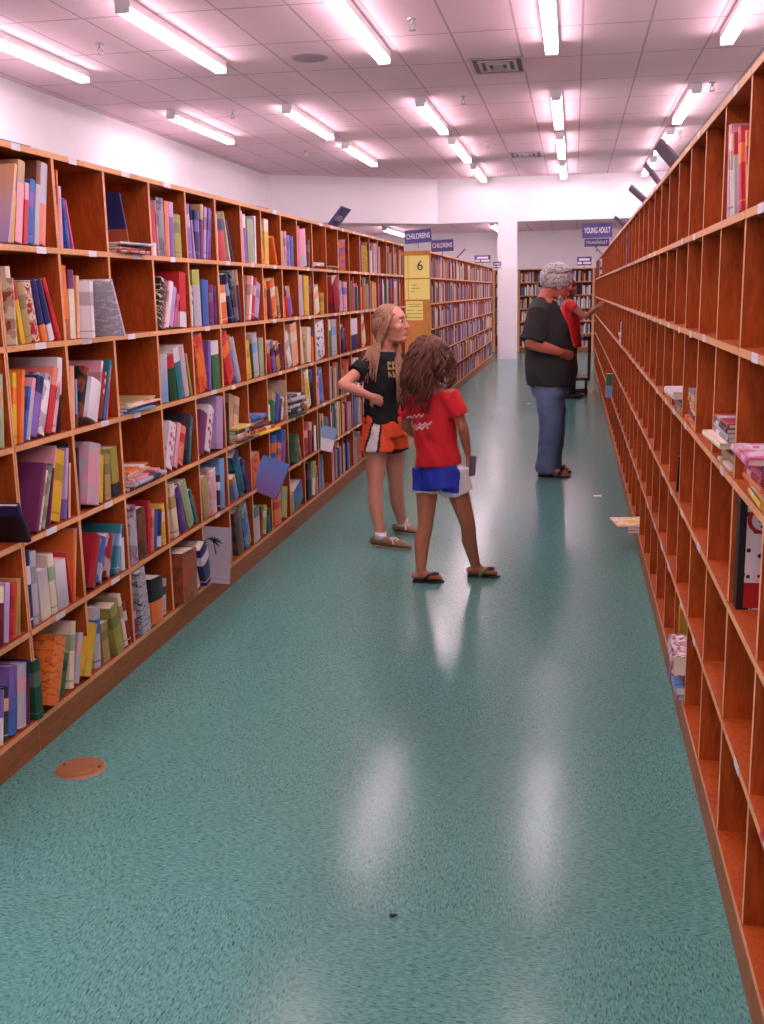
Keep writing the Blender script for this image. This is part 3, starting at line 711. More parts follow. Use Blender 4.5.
# books standing at odd angles
def odd(loc, t, h, d, col, style, c2, rot, label, side=1):
    o = book(side, (0, 0, 0), t, h, d, col, style, c2, 0, label, 'books jutting out of the left shelves')
    o.rotation_euler = rot; o.location = loc; return o
def stack(side, y0, z, items, label, group, X=None, over=0.0, yaw=.12):
    """flat pile, items bottom to top: (thickness, colour, style, c2, length along y, depth, jut)"""
    X = (XL if side > 0 else XR) if X is None else X
    z = z + .0006
    words = ['bottom', 'second', 'third', 'fourth', 'fifth', 'sixth', 'seventh', 'eighth', 'ninth', 'tenth']
    rr = random.Random(int(y0 * 1000 + z * 100))
    for k, (t, c1, st, c2, L, d, jut) in enumerate(items):
        m, p = book_mesh(side, t, L, d, None)
        o = m.build('book', bookmat(c1, st, c2)); p.build('page_block', PAGES, o)
        # lay flat: the book's height runs along y, its thickness upward
        o.rotation_euler = (-math.pi / 2, 0, rr.uniform(-yaw, yaw))
        o.location = (X + (jut if side > 0 else min(jut, .012)), y0, z + t)
        # after the turn height axis z -> +y, thickness y -> -z
        place = 'topmost' if k == len(items) - 1 else words[k]
        tag(o, f'{cname(c1)} book lying flat, {place} of {label}', 'book', group); NB[0] += 1
        z += t + .0006
def zrow(row): return ZR[5 - row] + PT / 2
# magazines on the left shelves
g = 'flat books and magazines piled in the left shelves'
stack(1, 4.17, zrow(0), [(.012, 'crimson', 'art', 'silver', .29, .22, .01), (.010, 'salmon', 'art', 'plum', .28, .21, .02), (.008, 'tan', 'plain', None, .28, .21, .01), (.010, 'silver', 'title', 'sky', .30, .21, .025)], 'pile under navy book, top row, third full bay', g)
stack(1, 4.15, zrow(2), [(.012, 'sky', 'plain', None, .30, .22, .0), (.014, 'blue', 'plain', None, .36, .22, .02), (.007, 'cream', 'title', 'pink', .36, .22, .03), (.007, 'white', 'title', 'tan', .38, .22, .02), (.006, 'khaki', 'plain', None, .36, .2, .01)], 'magazine pile, third row, third full bay', g)
stack(1, 4.15, zrow(3), [(.020, 'plum', 'title', 'pink', .34, .23, .01), (.016, 'silver', 'title', 'navy', .36, .24, .03), (.014, 'pink', 'title', 'crimson', .33, .23, .02), (.010, 'tan', 'plain', None, .3, .22, .0), (.008, 'cream', 'title', 'orange', .27, .22, .0), (.010, 'orange', 'title', 'white', .30, .23, .0)], 'magazine pile, fourth row, third full bay', g)
stack(1, 5.60, zrow(3), [(.012, 'charcoal', 'plain', None, .24, .22, .01), (.014, 'salmon', 'title', 'red', .25, .22, .01), (.02, 'cream', 'plain', None, .25, .22, .02), (.02, 'charcoal', 'title', 'white', .25, .22, .01), (.014, 'yellow', 'title', 'cream', .25, .22, .015)], 'pile before beige books, fourth row, sixth full bay', g)
stack(1, 5.91, zrow(3), [(.012, 'yellow', 'plain', None, .34, .26, .05), (.02, 'rust', 'title', 'cream', .3, .24, .02), (.024, 'maroon', 'title', 'brown', .28, .23, .01), (.02, 'silver', 'plain', None, .26, .22, .0), (.026, 'blue', 'title', 'sky', .28, .22, .01)], 'pile with blue book, fourth row, seventh full bay', g)
stack(1, 6.76, zrow(3), [(.02, 'charcoal', 'plain', None, .32, .22, .01), (.02, 'navy', 'title', 'silver', .31, .22, .0), (.022, 'black', 'title', 'grey', .3, .22, .02), (.02, 'silver', 'title', 'charcoal', .32, .22, .01), (.022, 'black', 'plain', None, .3, .22, .0), (.02, 'silver', 'plain', None, .31, .22, .02), (.02, 'charcoal', 'title', 'white', .3, .22, .0)], 'tall dark pile, fourth row, ninth full bay', g)
stack(1, 7.58, zrow(0), [(.014, 'violet', 'plain', None, .28, .22, .0), (.014, 'white', 'title', 'tan', .3, .22, .02), (.012, 'silver', 'plain', None, .28, .22, .0)], 'low pile, top row, eleventh full bay', g)
stack(1, 8.01, zrow(0), [(.014, 'tan', 'plain', None, .3, .22, .0), (.010, 'khaki', 'plain', None, .3, .22, .01)], 'low pile, top row, twelfth full bay', g)
# navy book leaning on the pile in the top row
odd((XL + .005, 4.30, zrow(0) + .043), .014, .20, .2, 'navy', 'bottom', 'rust', (.32, 0, 0), 'navy book leaning on a magazine pile in the top row, third full bay')
# blue and purple volume slumping outward, white page edges down
odd((XL + .115, 5.985, zrow(4) - .065), .03, .22, .17, 'purple', 'gradient', 'blue', (-.40, .38, .14), 'big blue and purple volume slumping out of the fifth row, seventh full bay')
# grey book with a palm, hanging out of the bottom row
o = odd((XL + .120, 5.032, zrow(5) + .001), .012, .285, .26, 'silver', 'plain', None, (-.10, .04, .0), 'large pale blue grey book with palm tree cover jutting from the bottom row')
pm = MB()
for a in (-.9, -.3, .3, .9, 1.6, 2.4): pm.loft([(-.09, -.0012, .215), (-.09 + .03 * math.sin(a), -.0012, .215 + .02 * math.cos(a)), (-.09 + .05 * math.sin(a), -.0012, .215 + .022 * math.cos(a) - .012)], [.005, .004, .001], n=6)
pm.loft([(-.09, -.0012, .215), (-.075, -.0012, .15)], [.0025, .0035], n=6)
pm.build('palm_picture', INK, o)
odd((XL + .085, 7.62, zrow(4) - .03), .012, .19, .2, 'white', 'half', 'sky', (-.5, .25, .2), 'small picture book tilted outward in the fifth row, eleventh full bay')
# upright faces in the far top row
odd((XL + .03, 8.52, zrow(0)), .012, .235, .2, 'orange', 'art', 'violet', (0, 0, .35), 'orange picture book facing out in the far top row past leaning sign')
odd((XL + .03, 9.45, zrow(0)), .012, .22, .2, 'yellow', 'text', 'ochre', (0, 0, .35), 'bright yellow book facing out in the far top row before end panel')
odd((XL + .02, 8.05, zrow(1) + .001), .014, .27, .22, 'crimson', 'bottom', 'maroon', (.12, 0, .2), 'large crimson book facing out in the second row behind the person in black tee')
odd((XL - .17, 6.60, zrow(2) + .001), .012, .27, .2, 'blue', 'plain', None, (0, 0, .1), 'wide royal blue book standing behind others in the third row, eighth full bay')
odd((XL + .0, 6.70, zrow(3) + .001), .010, .255, .2, 'beige', 'plain', None, (0, 0, 0), 'tall beige book against the divider in the fourth row, eighth full bay')
# barcodes on two white backs

# books on the right shelves
def CR(k, row, spec, where):
    cellbooks(-1, k, row, spec, where, ROWN[row], 'right shelf', 'books left on the right shelves')
CR(0, 0, "721.6,135,721.8,724.3,pink; 724.8,134,724.4,726.4,lilac; 727.6,133,726.6,729.2,cream:title:tan; 731,130,729.4,733,silver:top:red; 735.6,126,733.4,741.6,red:title:orange; 744,127,741.8,745,orange:title:red", 'nearest filled bay')
b = book(-1, (XR - .01, 8.62, zrow(0)), .05, .24, .2, 'plum', 'title', 'navy', 0, 'single dark purple book in top row of right shelf, far away', 'books left on the right shelves')
b = book(-1, (XR - .03, 16.7, zrow(0)), .30, .25, .1, 'black', 'art', 'white', 0, 'black boxed item with white panel in right shelf top row, farthest', 'books left on the right shelves')
gr = 'piled books on the right shelves'
ZS = zrow(2) + .0
ZS = ZR[3] + PT / 2
stack(-1, 2.37, ZS, [(.016, 'yellow', 'title', 'cream', .2, .2, .0), (.018, 'peach', 'title', 'white', .2, .2, .005), (.014, 'orange', 'plain', None, .21, .2, .0), (.016, 'crimson', 'title', 'pink', .2, .2, .0), (.016, 'magenta', 'title', 'plum', .21, .2, .0), (.012, 'violet', 'title', 'pink', .2, .19, .0)], 'lower pile under pink book on right shelf', gr, yaw=.05)
stack(-1, 2.355, ZS + .097, [(.018, 'magenta', 'art', 'white', .235, .24, -.035)], 'pile at right edge, pink cover overhanging the shelf', gr, yaw=.03)
stack(-1, 2.82, ZS, [(.009, 'orange', 'plain', None, .2, .2, .0), (.011, 'white', 'title', 'tan', .2, .2, .0), (.022, 'tan', 'plain', None, .2, .19, .01), (.012, 'navy', 'title', 'charcoal', .2, .19, .01), (.010, 'black', 'plain', None, .2, .19, .01), (.015, 'cream', 'plain', None, .28, .22, -.03), (.012, 'grey', 'title', 'white', .25, .21, -.01), (.011, 'silver', 'plain', None, .25, .21, -.01), (.012, 'charcoal', 'title', 'white', .25, .21, -.015), (.011, 'crimson', 'title', 'silver', .25, .21, -.01)], 'stack beside the divider on right shelf', gr, yaw=.05)
stack(-1, 3.72, ZS, [(.016, 'peach', 'title', 'white', .2, .2, .0), (.016, 'orange', 'title', 'red', .2, .2, .0), (.016, 'maroon', 'plain', None, .2, .2, .0), (.015, 'cream', 'title', 'tan', .2, .2, .0), (.016, 'orange', 'title', 'cream', .21, .2, .0), (.016, 'tan', 'title', 'charcoal', .2, .2, .0), (.014, 'peach', 'title', 'orange', .2, .2, .0), (.012, 'grey', 'plain', None, .2, .19, .0)], 'striped stack farther back on right shelf', gr, yaw=.05)
stack(-1, 4.16, ZS, [(.014, 'khaki', 'title', 'white', .2, .2, .0), (.014, 'tan', 'plain', None, .2, .2, .0), (.015, 'grey', 'title', 'tan', .2, .2, .0), (.015, 'brown', 'plain', None, .2, .2, .0), (.028, 'white', 'plain', None, .26, .22, -.03)], 'pile topped by white book on right shelf', gr, yaw=.05)
stack(-1, 9.6, ZS, [(.03, 'white', 'title', 'charcoal', .22, .2, .0), (.03, 'silver', 'title', 'red', .22, .2, .0), (.03, 'white', 'title', 'grey', .22, .2, .0), (.03, 'cream', 'title', 'black', .22, .2, .0), (.03, 'silver', 'title', 'charcoal', .22, .2, .0), (.03, 'white', 'title', 'charcoal', .22, .2, .0)], 'distant white pile on right shelf near reaching hand', gr, yaw=.05)
book(-1, (XR - .005, 9.9, ZS), .05, .2, .17, 'crimson', 'plain', None, 0, 'upright crimson book beside the distant white pile, right shelf', 'books left on the right shelves')
# big cover with red letters, seen at the right edge
bk = book(1, (0, 0, 0), .05, .285, .20, 'white', 'specks', 'black', 0, 'white patterned book with red letters CI facing camera at right edge', 'books left on the right shelves')
bk.location = (XR + .215, 2.70, ZR[2] + PT / 2 + .001)
text_mesh('C', .10, bpy.data.materials.get('cover red') or simple('cover red', 'b02028', .4), 'lettering', bk, Matrix.Translation((-.155, -.0008, .225)) @ Matrix.Rotation(math.pi / 2, 4, 'X'), .0005)
text_mesh('I', .10, bpy.data.materials['cover red'], 'lettering', bk, Matrix.Translation((-.095, -.0008, .225)) @ Matrix.Rotation(math.pi / 2, 4, 'X'), .0005)
MB().box((-.198, -.0010, .262), (-.01, -.0001, .283)).build('cover_band', BLACK, bk)
MB().box((-.198, -.0010, .005), (-.01, -.0001, .07)).build('cover_band', bpy.data.materials['cover red'], bk)
MB().box((-.2035, .0, .0), (-.2002, .05, .285)).build('cover_band', BLACK, bk)
MB().box((-.203, -.0014, .0), (-.187, -.0002, .285)).build('cover_band', BLACK, bk)
MB().box((-.125, -.0020, .075), (-.03, -.0010, .105)).build('barcode_label', LABEL, bk)
# leaning slim dark book, small dark book, bottom row items
o = book(-1, (XR + .01, 4.32, ZR[2] + PT / 2 + .001), .012, .16, .12, 'black', 'plain', None, .38, 'slim black book leaning alone in a near empty right shelf cubby', 'books left on the right shelves')
o = book(-1, (XR + .02, 3.695, ZR[1] + PT / 2 + .001), .06, .11, .09, 'black', 'half', 'rust', .0, 'small black and rust paperback alone in a low right shelf cubby', 'books left on the right shelves')
o = book(-1, (XR + .03, 2.352, ZR[1] + PT / 2 + .001), .03, .12, .1, 'black', 'half', 'white', .0, 'small black and white book low at the photo\'s right edge', 'books left on the right shelves')
o = book(-1, (XR + .015, 4.07, ZR[0] + PT / 2 + .001), .03, .24, .17, 'ochre', 'plain', None, 0, 'ochre book upright in the bottom row of right shelf', 'books left on the right shelves')
stack(-1, 3.70, ZR[0] + PT / 2, [(.02, 'violet', 'title', 'navy', .24, .2, -.02), (.03, 'sky', 'title', 'navy', .24, .2, -.03), (.02, 'navy', 'plain', None, .2, .2, .0), (.02, 'maroon', 'plain', None, .2, .2, .0), (.07, 'white', 'check', 'crimson', .26, .2, -.045)], 'checked pile in the bottom row of right shelf', gr, yaw=.05)
stack(-1, 1.93, ZR[1] + PT / 2, [(.022, 'crimson', 'title', 'white', .19, .2, -.005)], 'lone red book low at the right photo edge', gr, yaw=.02)
stack(-1, 6.38, ZR[0] + PT / 2, [(.02, 'crimson', 'art', 'white', .24, .22, -.07), (.016, 'silver', 'art', 'violet', .22, .22, -.06), (.010, 'yellow', 'art', 'white', .24, .22, -.12)], 'brochures jutting from the right shelf bottom row', gr, yaw=.2)
book(-1, (XR - .06, 11.4, ZR[1] + PT / 2), .14, .24, .15, 'sky', 'half', 'green', 0, 'blue and green box jutting from right shelf beside the person in jeans', 'books left on the right shelves')

# every remaining cubby of the left run, and the packed cases beyond
PALL = ['red', 'crimson', 'orange', 'salmon', 'peach', 'yellow', 'cream', 'tan', 'white', 'silver', 'lilac', 'violet', 'navy', 'blue', 'sky', 'teal', 'green', 'sage', 'pink', 'plum', 'rust', 'charcoal', 'grey', 'khaki']
COOL = ['white', 'silver', 'white', 'cream', 'navy', 'blue', 'sky', 'pink', 'salmon', 'peach', 'crimson', 'grey', 'cream', 'tan', 'silver', 'teal', 'charcoal', 'lilac', 'red', 'violet']
rest = MB(); rpal = PALL + COOL; rr = random.Random(5)
def loose(mb, side, X, y0, y1, zb, zmax, pal, axis='y'):
    y = y0 + rr.uniform(.005, .03)
    while True:
        t = rr.uniform(.014, .04)
        if y + t > y1 - .008: break
        if rr.random() < .08: y += rr.uniform(.02, .08); continue
        h = rr.uniform(.62, .93) * (zmax - zb); c = rpal.index(rr.choice(pal)); f = X - side * rr.uniform(.0, .03)
        d = f - side * .18
        if axis == 'y': mb.box((min(f, d), y, zb), (max(f, d), y + t * .94, zb + h), c)
        else: mb.box((y, X + rr.uniform(0, .03), zb), (y + t * .94, X + .2, zb + h), c)
        y += t
for bay in range(0, len(DL) - 2):
    for row in range(6):
        if (bay, row) in DONE or (bay, row) in ((3, 0), (3, 1), (3, 2), (3, 3), (2, 3), (7, 3), (9, 3), (11, 0), (12, 0), (2, 0), (13, 0), (14, 0), (5, 5)): continue
        if bay < 1 and row < 2: continue
        y0, y1 = DL[bay + 1] + .012, DL[bay + 2] - .012
        if y0 < 3.2: continue
        if rr.random() < .12 and bay > 9: y1 = y0 + .2
        loose(rest, 1, XL, y0, y1, zrow(row) + .0008, ZR[6 - row] - PT / 2, PALL)
for i in range(len(DF) - 1):
    for row in range(6):
        y0, y1 = DF[i] + .012, DF[i + 1] - .012
        loose(rest, 1, XL, y0, y1, zrow(row) + .0008, ZR[6 - row] - PT / 2, COOL if rr.random() < .8 else PALL)
for i in range(len(BX) - 1):
    for row in range(6):
        loose(rest, 1, 27.93, BX[i] + .04, BX[i + 1] - .04, ZR[5 - row] + .014, ZR[6 - row] - .014, COOL, 'x')
o = rest.build('books', [bookmat(c, 'plain') for c in rpal])
tag(o, 'dense rows of small distant books packed in the far bookcases', 'books', None, 'stuff')

scene.view_settings.view_transform = 'Standard'; scene.view_settings.look = 'None'
scene.view_settings.exposure = 0.95; scene.view_settings.gamma = 1.0; scene.view_settings.use_curve_mapping = False
w = bpy.data.worlds.new('world'); scene.world = w; w.use_nodes = True
w.node_tree.nodes['Background'].inputs[0].default_value = (.02, .017, .018, 1)
scene.cycles.use_denoising = True

# ------------------------------------------------------------------ people
def skin_mat(name, col):
    m = simple(name, col, .5, noise=.06, nscale=30)
    b = m.node_tree.nodes['Principled BSDF']
    b.inputs['Subsurface Weight'].default_value = .12; b.inputs['Subsurface Radius'].default_value = (.012, .005, .003); b.inputs['Subsurface Scale'].default_value = .5
    return m
def hair_mat(name, c1, c2):
    m = wood(name, c1, c2, .45, (30, 30, 3), 6); return m
EYEW = simple('eye white', 'e8e0dc', .3); IRIS = simple('dark iris', '3a2a22', .2); LIP = simple('lip', 'b0504c', .45)
def frame(fwd, up=(0, 0, 1)):
    f = V(fwd).normalized(); u = V(up); l = u.cross(f).normalized(); return f, l, f.cross(l).normalized()
def head(mb, c, fwd, s=1.0, jaw=1.0):
    f, l, u = frame(fwd); A = (f, l, u); c = V(c)
    def at(a, b, d): return c + (f * a + l * b + u * d) * s
    def R(*r): return tuple(x * s for x in r)
    mb.ell(at(-.006, 0, .028), R(.098, .076, .088), A, nu=20, nv=12)
    mb.ell(at(.026, 0, -.04), R(.066, .058 * jaw, .078), A, nu=18, nv=11)
    mb.ell(at(.060, 0, -.090), R(.030, .030 * jaw, .025), A)
    mb.ell(at(.070, 0, .038), R(.020, .046, .018), A)
    for q in (-1, 1):
        mb.ell(at(.052, q * .034, -.022), R(.036, .028, .030), A)
        mb.ell(at(-.006, q * .076, -.012), R(.020, .009, .032), A)
        mb.ell(at(.004, q * .074, -.035), R(.010, .008, .012), A)
        mb.loft([at(-.02, q * .04, -.07), at(.045, q * .03, -.095)], [.016 * s * jaw, .014 * s * jaw], n=10)
    mb.loft([at(.086, 0, .022), at(.098, 0, -.010), at(.105, 0, -.025)], [.009 * s, .010 * s, .012 * s], n=10)
    for q in (-1, 1): mb.ell(at(.092, q * .011, -.029), R(.012, .008, .008), A)
    mb.ell(at(.086, 0, -.056), R(.013, .024, .0065), A); mb.ell(at(.084, 0, -.068), R(.013, .020, .007), A)
    return at, A
def face_parts(root, at, A, s, brow):
    for q in (-1, 1):
        e = MB().ell(at(.0745, q * .031, .012), tuple(x * s for x in (.0125, .0125, .0095)), A).build('eye', EYEW, root, True)
        MB().ell(at(.0852, q * .032, .012), tuple(x * s for x in (.003, .0072, .0072)), A).build('iris', IRIS, e, True)
        MB().loft([at(.091, q * .014, .034), at(.092, q * .032, .040), at(.082, q * .05, .034)], [.004 * s, .005 * s, .003 * s], n=6).build('eyebrow', brow, root, True)
    m = MB().ell(at(.094, 0, -.0555), tuple(x * s for x in (.007, .020, .0045)), A); m.ell(at(.092, 0, -.0665), tuple(x * s for x in (.007, .017, .0055)), A)
    m.build('lips', LIP, root, True)
def hand(mb, wrist, d, nrm, s=1.0, curl=.5, thumb=1):
    """palm and five fingers; d points to the fingertips, nrm out of the palm, thumb = side of the thumb along d x nrm"""
    d = V(d).normalized(); nrm = V(nrm); nrm = (nrm - d * nrm.dot(d)).normalized(); w = d.cross(nrm).normalized() * thumb; W = V(wrist)
    mb.loft([W - d * .01 * s, W + d * .03 * s, W + d * .07 * s, W + d * .092 * s], [(.028 * s, .018 * s), (.036 * s, .017 * s), (.042 * s, .015 * s), (.040 * s, .012 * s)], n=14, ref=w)
    for k, (off, ln) in enumerate([(.031, .070), (.0105, .080), (-.0105, .074), (-.031, .058)]):
        p = W + d * (.085 - .004 * abs(k - 1)) * s + w * off * s; pts = [p - d * .015 * s]; ang = curl * .25
        rr_ = [.0098 * s]
        for seg in (.42, .33, .25):
            pts.append(p); rr_.append((.0096 - .0012 * len(pts) * .4) * s)
            dd = d * math.cos(ang) + nrm * math.sin(ang); p = p + dd * ln * seg * s; ang += curl * .75
        pts.append(p); rr_.append(.0066 * s)
        mb.loft(pts, rr_, n=8)
    p = W + d * .018 * s + w * .030 * s
    mb.loft([p - w * .012 * s, p + (w * .022 + d * .018 + nrm * .008) * s, p + (w * .032 + d * .044 + nrm * .018) * s, p + (w * .030 + d * .064 + nrm * .026) * s], [.015 * s, .0125 * s, .0105 * s, .008 * s], n=8)
def limb(mb, pts, rad, n=14): mb.loft(pts, rad, n=n)
def person(label, loc):
    r = empty('person', loc); tag(r, label, 'person', None); return r

def foot(mb, ankle, toe, s=1.0):
    a = V(ankle); t = V(toe); d = V((t.x - a.x, t.y - a.y, 0)).normalized()
    heel = V((a.x, a.y, 0)) - d * .045 * s
    side = V((0, 0, 1)).cross(d)
    L = (V((t.x, t.y, 0)) - heel).length
    mb.loft([heel + V((0, 0, .030 * s)), heel + d * L * .30 + V((0, 0, .036 * s)), heel + d * L * .62 + V((0, 0, .028 * s)), heel + d * L * .90 + V((0, 0, .018 * s))], [(.026 * s, .028 * s), (.030 * s, .034 * s), (.037 * s, .026 * s), (.034 * s, .015 * s)], n=14, ref=side)
    mb.loft([a, V((a.x, a.y, .05 * s)) + d * .01], [.033 * s, .036 * s], n=12)
    return heel, d, side, L

SOLE = simple('dark sole', '1a1718', .7); TAN = simple('tan leather', '8a6a4c', .6, noise=.15); SOCK = simple('white sock', 'e8e2e0', .8)
# ---- the blonde girl
def blonde_girl():
    Y0 = 6.56; O = V((-1.115, Y0, 0)); r = person('person in black tee and orange shorts, hand on hip, looking up to the right', O)
    def J(px, py, dy=0.0): return onY(px, py, Y0 + dy) - O
    SK = skin_mat('fair skin', 'dc967e')
    f = V((.72, -.69, 0)).normalized(); l = V((.69, .72, 0)).normalized()
    b = MB()
    hc = J(391.5, 324.5, 0); at, A = head(b, hc, (.96, -.26, .10), 1.02, .95)
    nk = J(386.5, 351, 0.0)
    limb(b, [hc + V((-.025, 0, -.05)), nk, nk + V((0, 0, -.05))], [.047, .046, .06])
    tors = [J(386, 359), J(385, 376), J(383, 400), J(383, 418), J(383, 434)]
    b.loft(tors, [(.06, .12), (.085, .125), (.072, .105), (.085, .125), (.085, .125)], n=20, ref=f)
    shR = J(369, 364, -.10); shL = J(402, 363, .10)
    elR = J(342, 384.5, -.27); wrR = J(371, 396.5, -.20)
    limb(b, [nk + V((-.02, -.02, -.03)), shR, shR * .5 + elR * .5, elR], [.05, .045, .037, .031])
    limb(b, [elR, elR * .55 + wrR * .45, wrR], [.031, .030, .021])
    hand(b, wrR, J(384, 403, -.12) - wrR, V((.1, .95, -.3)), .80, .45, -1)
    elL = J(409, 396, .20); wrL = J(408, 421, .12)
    limb(b, [nk + V((.02, .02, -.03)), shL, shL * .5 + elL * .5, elL], [.05, .045, .037, .031]); limb(b, [elL, elL * .55 + wrL * .45, wrL], [.031, .029, .021])
    hand(b, wrL, V((.05, -.05, -1)), V((-1, 0, 0)), .8, .5, 1)
    kR = J(375.5, 488, -.10); aR = J(380.5, 532, -.14); kL = J(396, 484, .14); aL = J(402.5, 524.5, .25)
    hR = J(377, 434, -.05); hL = J(392, 434, .06)
    limb(b, [hR, hR * .6 + kR * .4, kR, kR * .62 + aR * .38 + V((-.012, 0, 0)), aR], [.076, .066, .046, .046, .030])
    limb(b, [hL, hL * .6 + kL * .4, kL, kL * .62 + aL * .38 + V((-.012, 0, 0)), aL], [.076, .066, .046, .046, .030])
    tR = J(408.5, 549, -.20); tL = J(415, 534, .22)
    for a_, t_ in ((aR, tR), (aL, tL)): foot(b, a_, t_, .78)
    b.remesh('body', SK, .0055, r, 3)
    face_parts(r, at, A, 1.02, simple('fair brow', '9a7048', .6))
    # black tee
    s = MB(); up = V((0, 0, 1))
    s.loft([J(387, 351), J(386.5, 357), J(385, 376), J(383.5, 400), J(383.5, 422.5)], [(.062, .066), (.080, .138), (.108, .146), (.098, .128), (.112, .140)], n=24, ref=f, cap='flat')
    for sh, el in ((shR, elR), (shL, elL)):
        e = sh * .42 + el * .58
        s.loft([nk + (sh - nk) * .4 + V((0, 0, -.03)), sh + V((0, 0, .004)), sh * .6 + el * .4, sh * .5 + el * .5], [.06, .062, .060, .062], n=16, cap='flat')
    BT = simple('black cotton', '15141a', .85, noise=.2, nscale=18); GOLD = simple('gold print', 'b09a5a', .6)
    cc = J(394, 369.5, 0)
    def gold(p, n):
        d = p - cc; u = d.dot(l); v = d.z
        if n.dot(f) < .2 or abs(v) > .052 or u < -.085 or u > .10: return 0
        row = 0 if v > .004 else 1
        k = (u + .09) / .034; fr = k - math.floor(k)
        if row == 0 and (fr < .35 or (fr < .8 and (abs(v - .046) < .009 or abs(v - .012) < .008))): return 1
        if row == 1 and -.045 < v < -.006 and (fr < .35 or (fr < .85 and abs(v + .026 + .012 * math.sin(u * 90)) < .009)): return 1
        return 0
    def wr(p): return .004 * math.sin(p.z * 60 + p.x * 25) * math.sin(p.x * 38 + p.y * 30) 
    s.remesh('tee_shirt', [BT, GOLD], .006, r, 4, gold, wr)
    # orange shorts with a white side panel edged in black
    o = MB()
    o.loft([J(383.5, 411), J(383.5, 420), J(384, 436)], [(.096, .128), (.108, .142), (.116, .146)], n=22, ref=f, cap='flat')
    for h, k, e in ((hR, kR, .34), (hL, kL, .28)): o.loft([h + V((0, 0, .05)), h, h * (1 - e) + k * e], [.088, .096, .104], n=18, cap='flat')
    OR = simple('bright orange nylon', 'f4572e', .55, noise=.12, nscale=14); WH = simple('white mesh panel', 'e6dede', .7, noise=.1, nscale=120); BK = simple('black trim', '17141a', .7)
    hz = o_hem = (hR * .66 + kR * .34).z
    ax = J(382, 430, 0)
    def sh_col(p, n):
        d = V((p.x - ax.x, p.y - ax.y, 0)); a = math.degrees(math.atan2(-d.dot(l), d.dot(f)))
        q = 62 - (p.z - hz) * 60
        w = 9 + (hz + .17 - p.z) * 22
        if p.z < hz + .011 and abs(n.z) < .8: return 2
        if abs(a - q) < w: return 1
        if abs(a - q) < w + 6: return 2
        return 0
    o.remesh('shorts', [OR, WH, BK], .006, r, 3, sh_col, lambda p: .004 * math.sin(p.x * 70 + p.z * 40) * math.sin(p.y * 60))
    # boat shoes and socks
    for a_, t_ in ((aR, tR), (aL, tL)):
        d = V((t_.x - a_.x, t_.y - a_.y, 0)).normalized(); side = V((0, 0, 1)).cross(d); hl = V((a_.x, a_.y, 0)) - d * .05; L = (V((t_.x, t_.y, 0)) - hl).length + .012
        def sh(k, z): return hl + d * (L * k) + V((0, 0, z))
        m = MB().loft([sh(.02, .034), sh(.3, .036), sh(.55, .033), sh(.8, .026), sh(.97, .020)], [(.030, .030), (.034, .030), (.040, .028), (.040, .022), (.024, .013)], n=16, ref=side)
        shoe = m.build('boat_shoe', TAN, r, True)
        MB().loft([sh(.0, .005), sh(.3, .005), sh(.6, .005), sh(.85, .005), sh(1.0, .005)], [(.030, .0045), (.034, .0045), (.043, .0045), (.043, .0045), (.022, .0045)], n=16, ref=side).build('sole', simple('pale sole', 'b8a890', .7) if 'pale sole' not in bpy.data.materials else bpy.data.materials['pale sole'], shoe, True)
        for k in (.5, .58, .66): MB().loft([sh(k, .058 - (k - .5) * .06) - side * .022, sh(k + .01, .064 - (k - .5) * .06), sh(k, .058 - (k - .5) * .06) + side * .022], [.004] * 3, n=6).build('lace', SOCK, shoe, True)
        for q in (-1, 1): MB().loft([sh(.52, .064), sh(.56, .058) + side * q * .030, sh(.64, .035) + side * q * .046], [.0032] * 3, n=6).build('lace', SOCK, shoe, True)
        MB().loft([V((a_.x, a_.y, .05)), V((a_.x, a_.y, .092))], [.038, .037], n=14, cap='flat').build('sock', SOCK, r, True)
    # long straight hair
    HM = hair_mat('blonde hair', '6a4230', 'c09474'); h = MB(); fa, la, ua = A
    h.ell(at(-.020, 0, .036), (.096, .086, .092), A, nu=22, nv=14)
    rh = random.Random(3)
    for k in range(110):
        q = -1 if k % 2 else 1; t = rh.random()
        # root along the parting, sweep down past the ear, then fall
        p0 = at(.055 - .13 * t, q * .006, .116 - .05 * (t - .35) ** 2 * 4 - (.03 if t < .2 else 0))
        p1 = at(.045 - .12 * t, q * (.074 + .008 * rh.random()), .055 - .02 * t)
        p2 = at(.005 - .09 * t, q * (.082 + .010 * rh.random()), -.03)
        p3 = at(-.03 - .06 * t, q * (.07 - .03 * t), -.12)
        if q < 0: end = J(354 + 24 * rh.random(), 362 + 22 * rh.random(), -.20 + .02 * rh.random()); mid = J(368 + 12 * rh.random(), 349, -.13); p3 = at(-.05 - .03 * t, -.075 - .01 * rh.random(), -.10)
        else: end = J(396 + 9 * rh.random(), 386 + 18 * rh.random(), -.12 + .05 * rh.random()); mid = J(396 + 6 * rh.random(), 362, -.07); p3 = at(.0 - .05 * t, q * .06, -.11)
        if t > .6: end = J(364 + 10 * rh.random(), 372 + 24 * rh.random(), -.02 + .06 * rh.random()); mid = J(369 + 6 * rh.random(), 354, -.03); p3 = at(-.085, q * .04, -.09)
        h.loft([p0, p1, p2, p3, mid, end], [.006, .009, .010, .010, .009, .002], n=6)
    h.build('hair', HM, r, True)
blonde_girl()

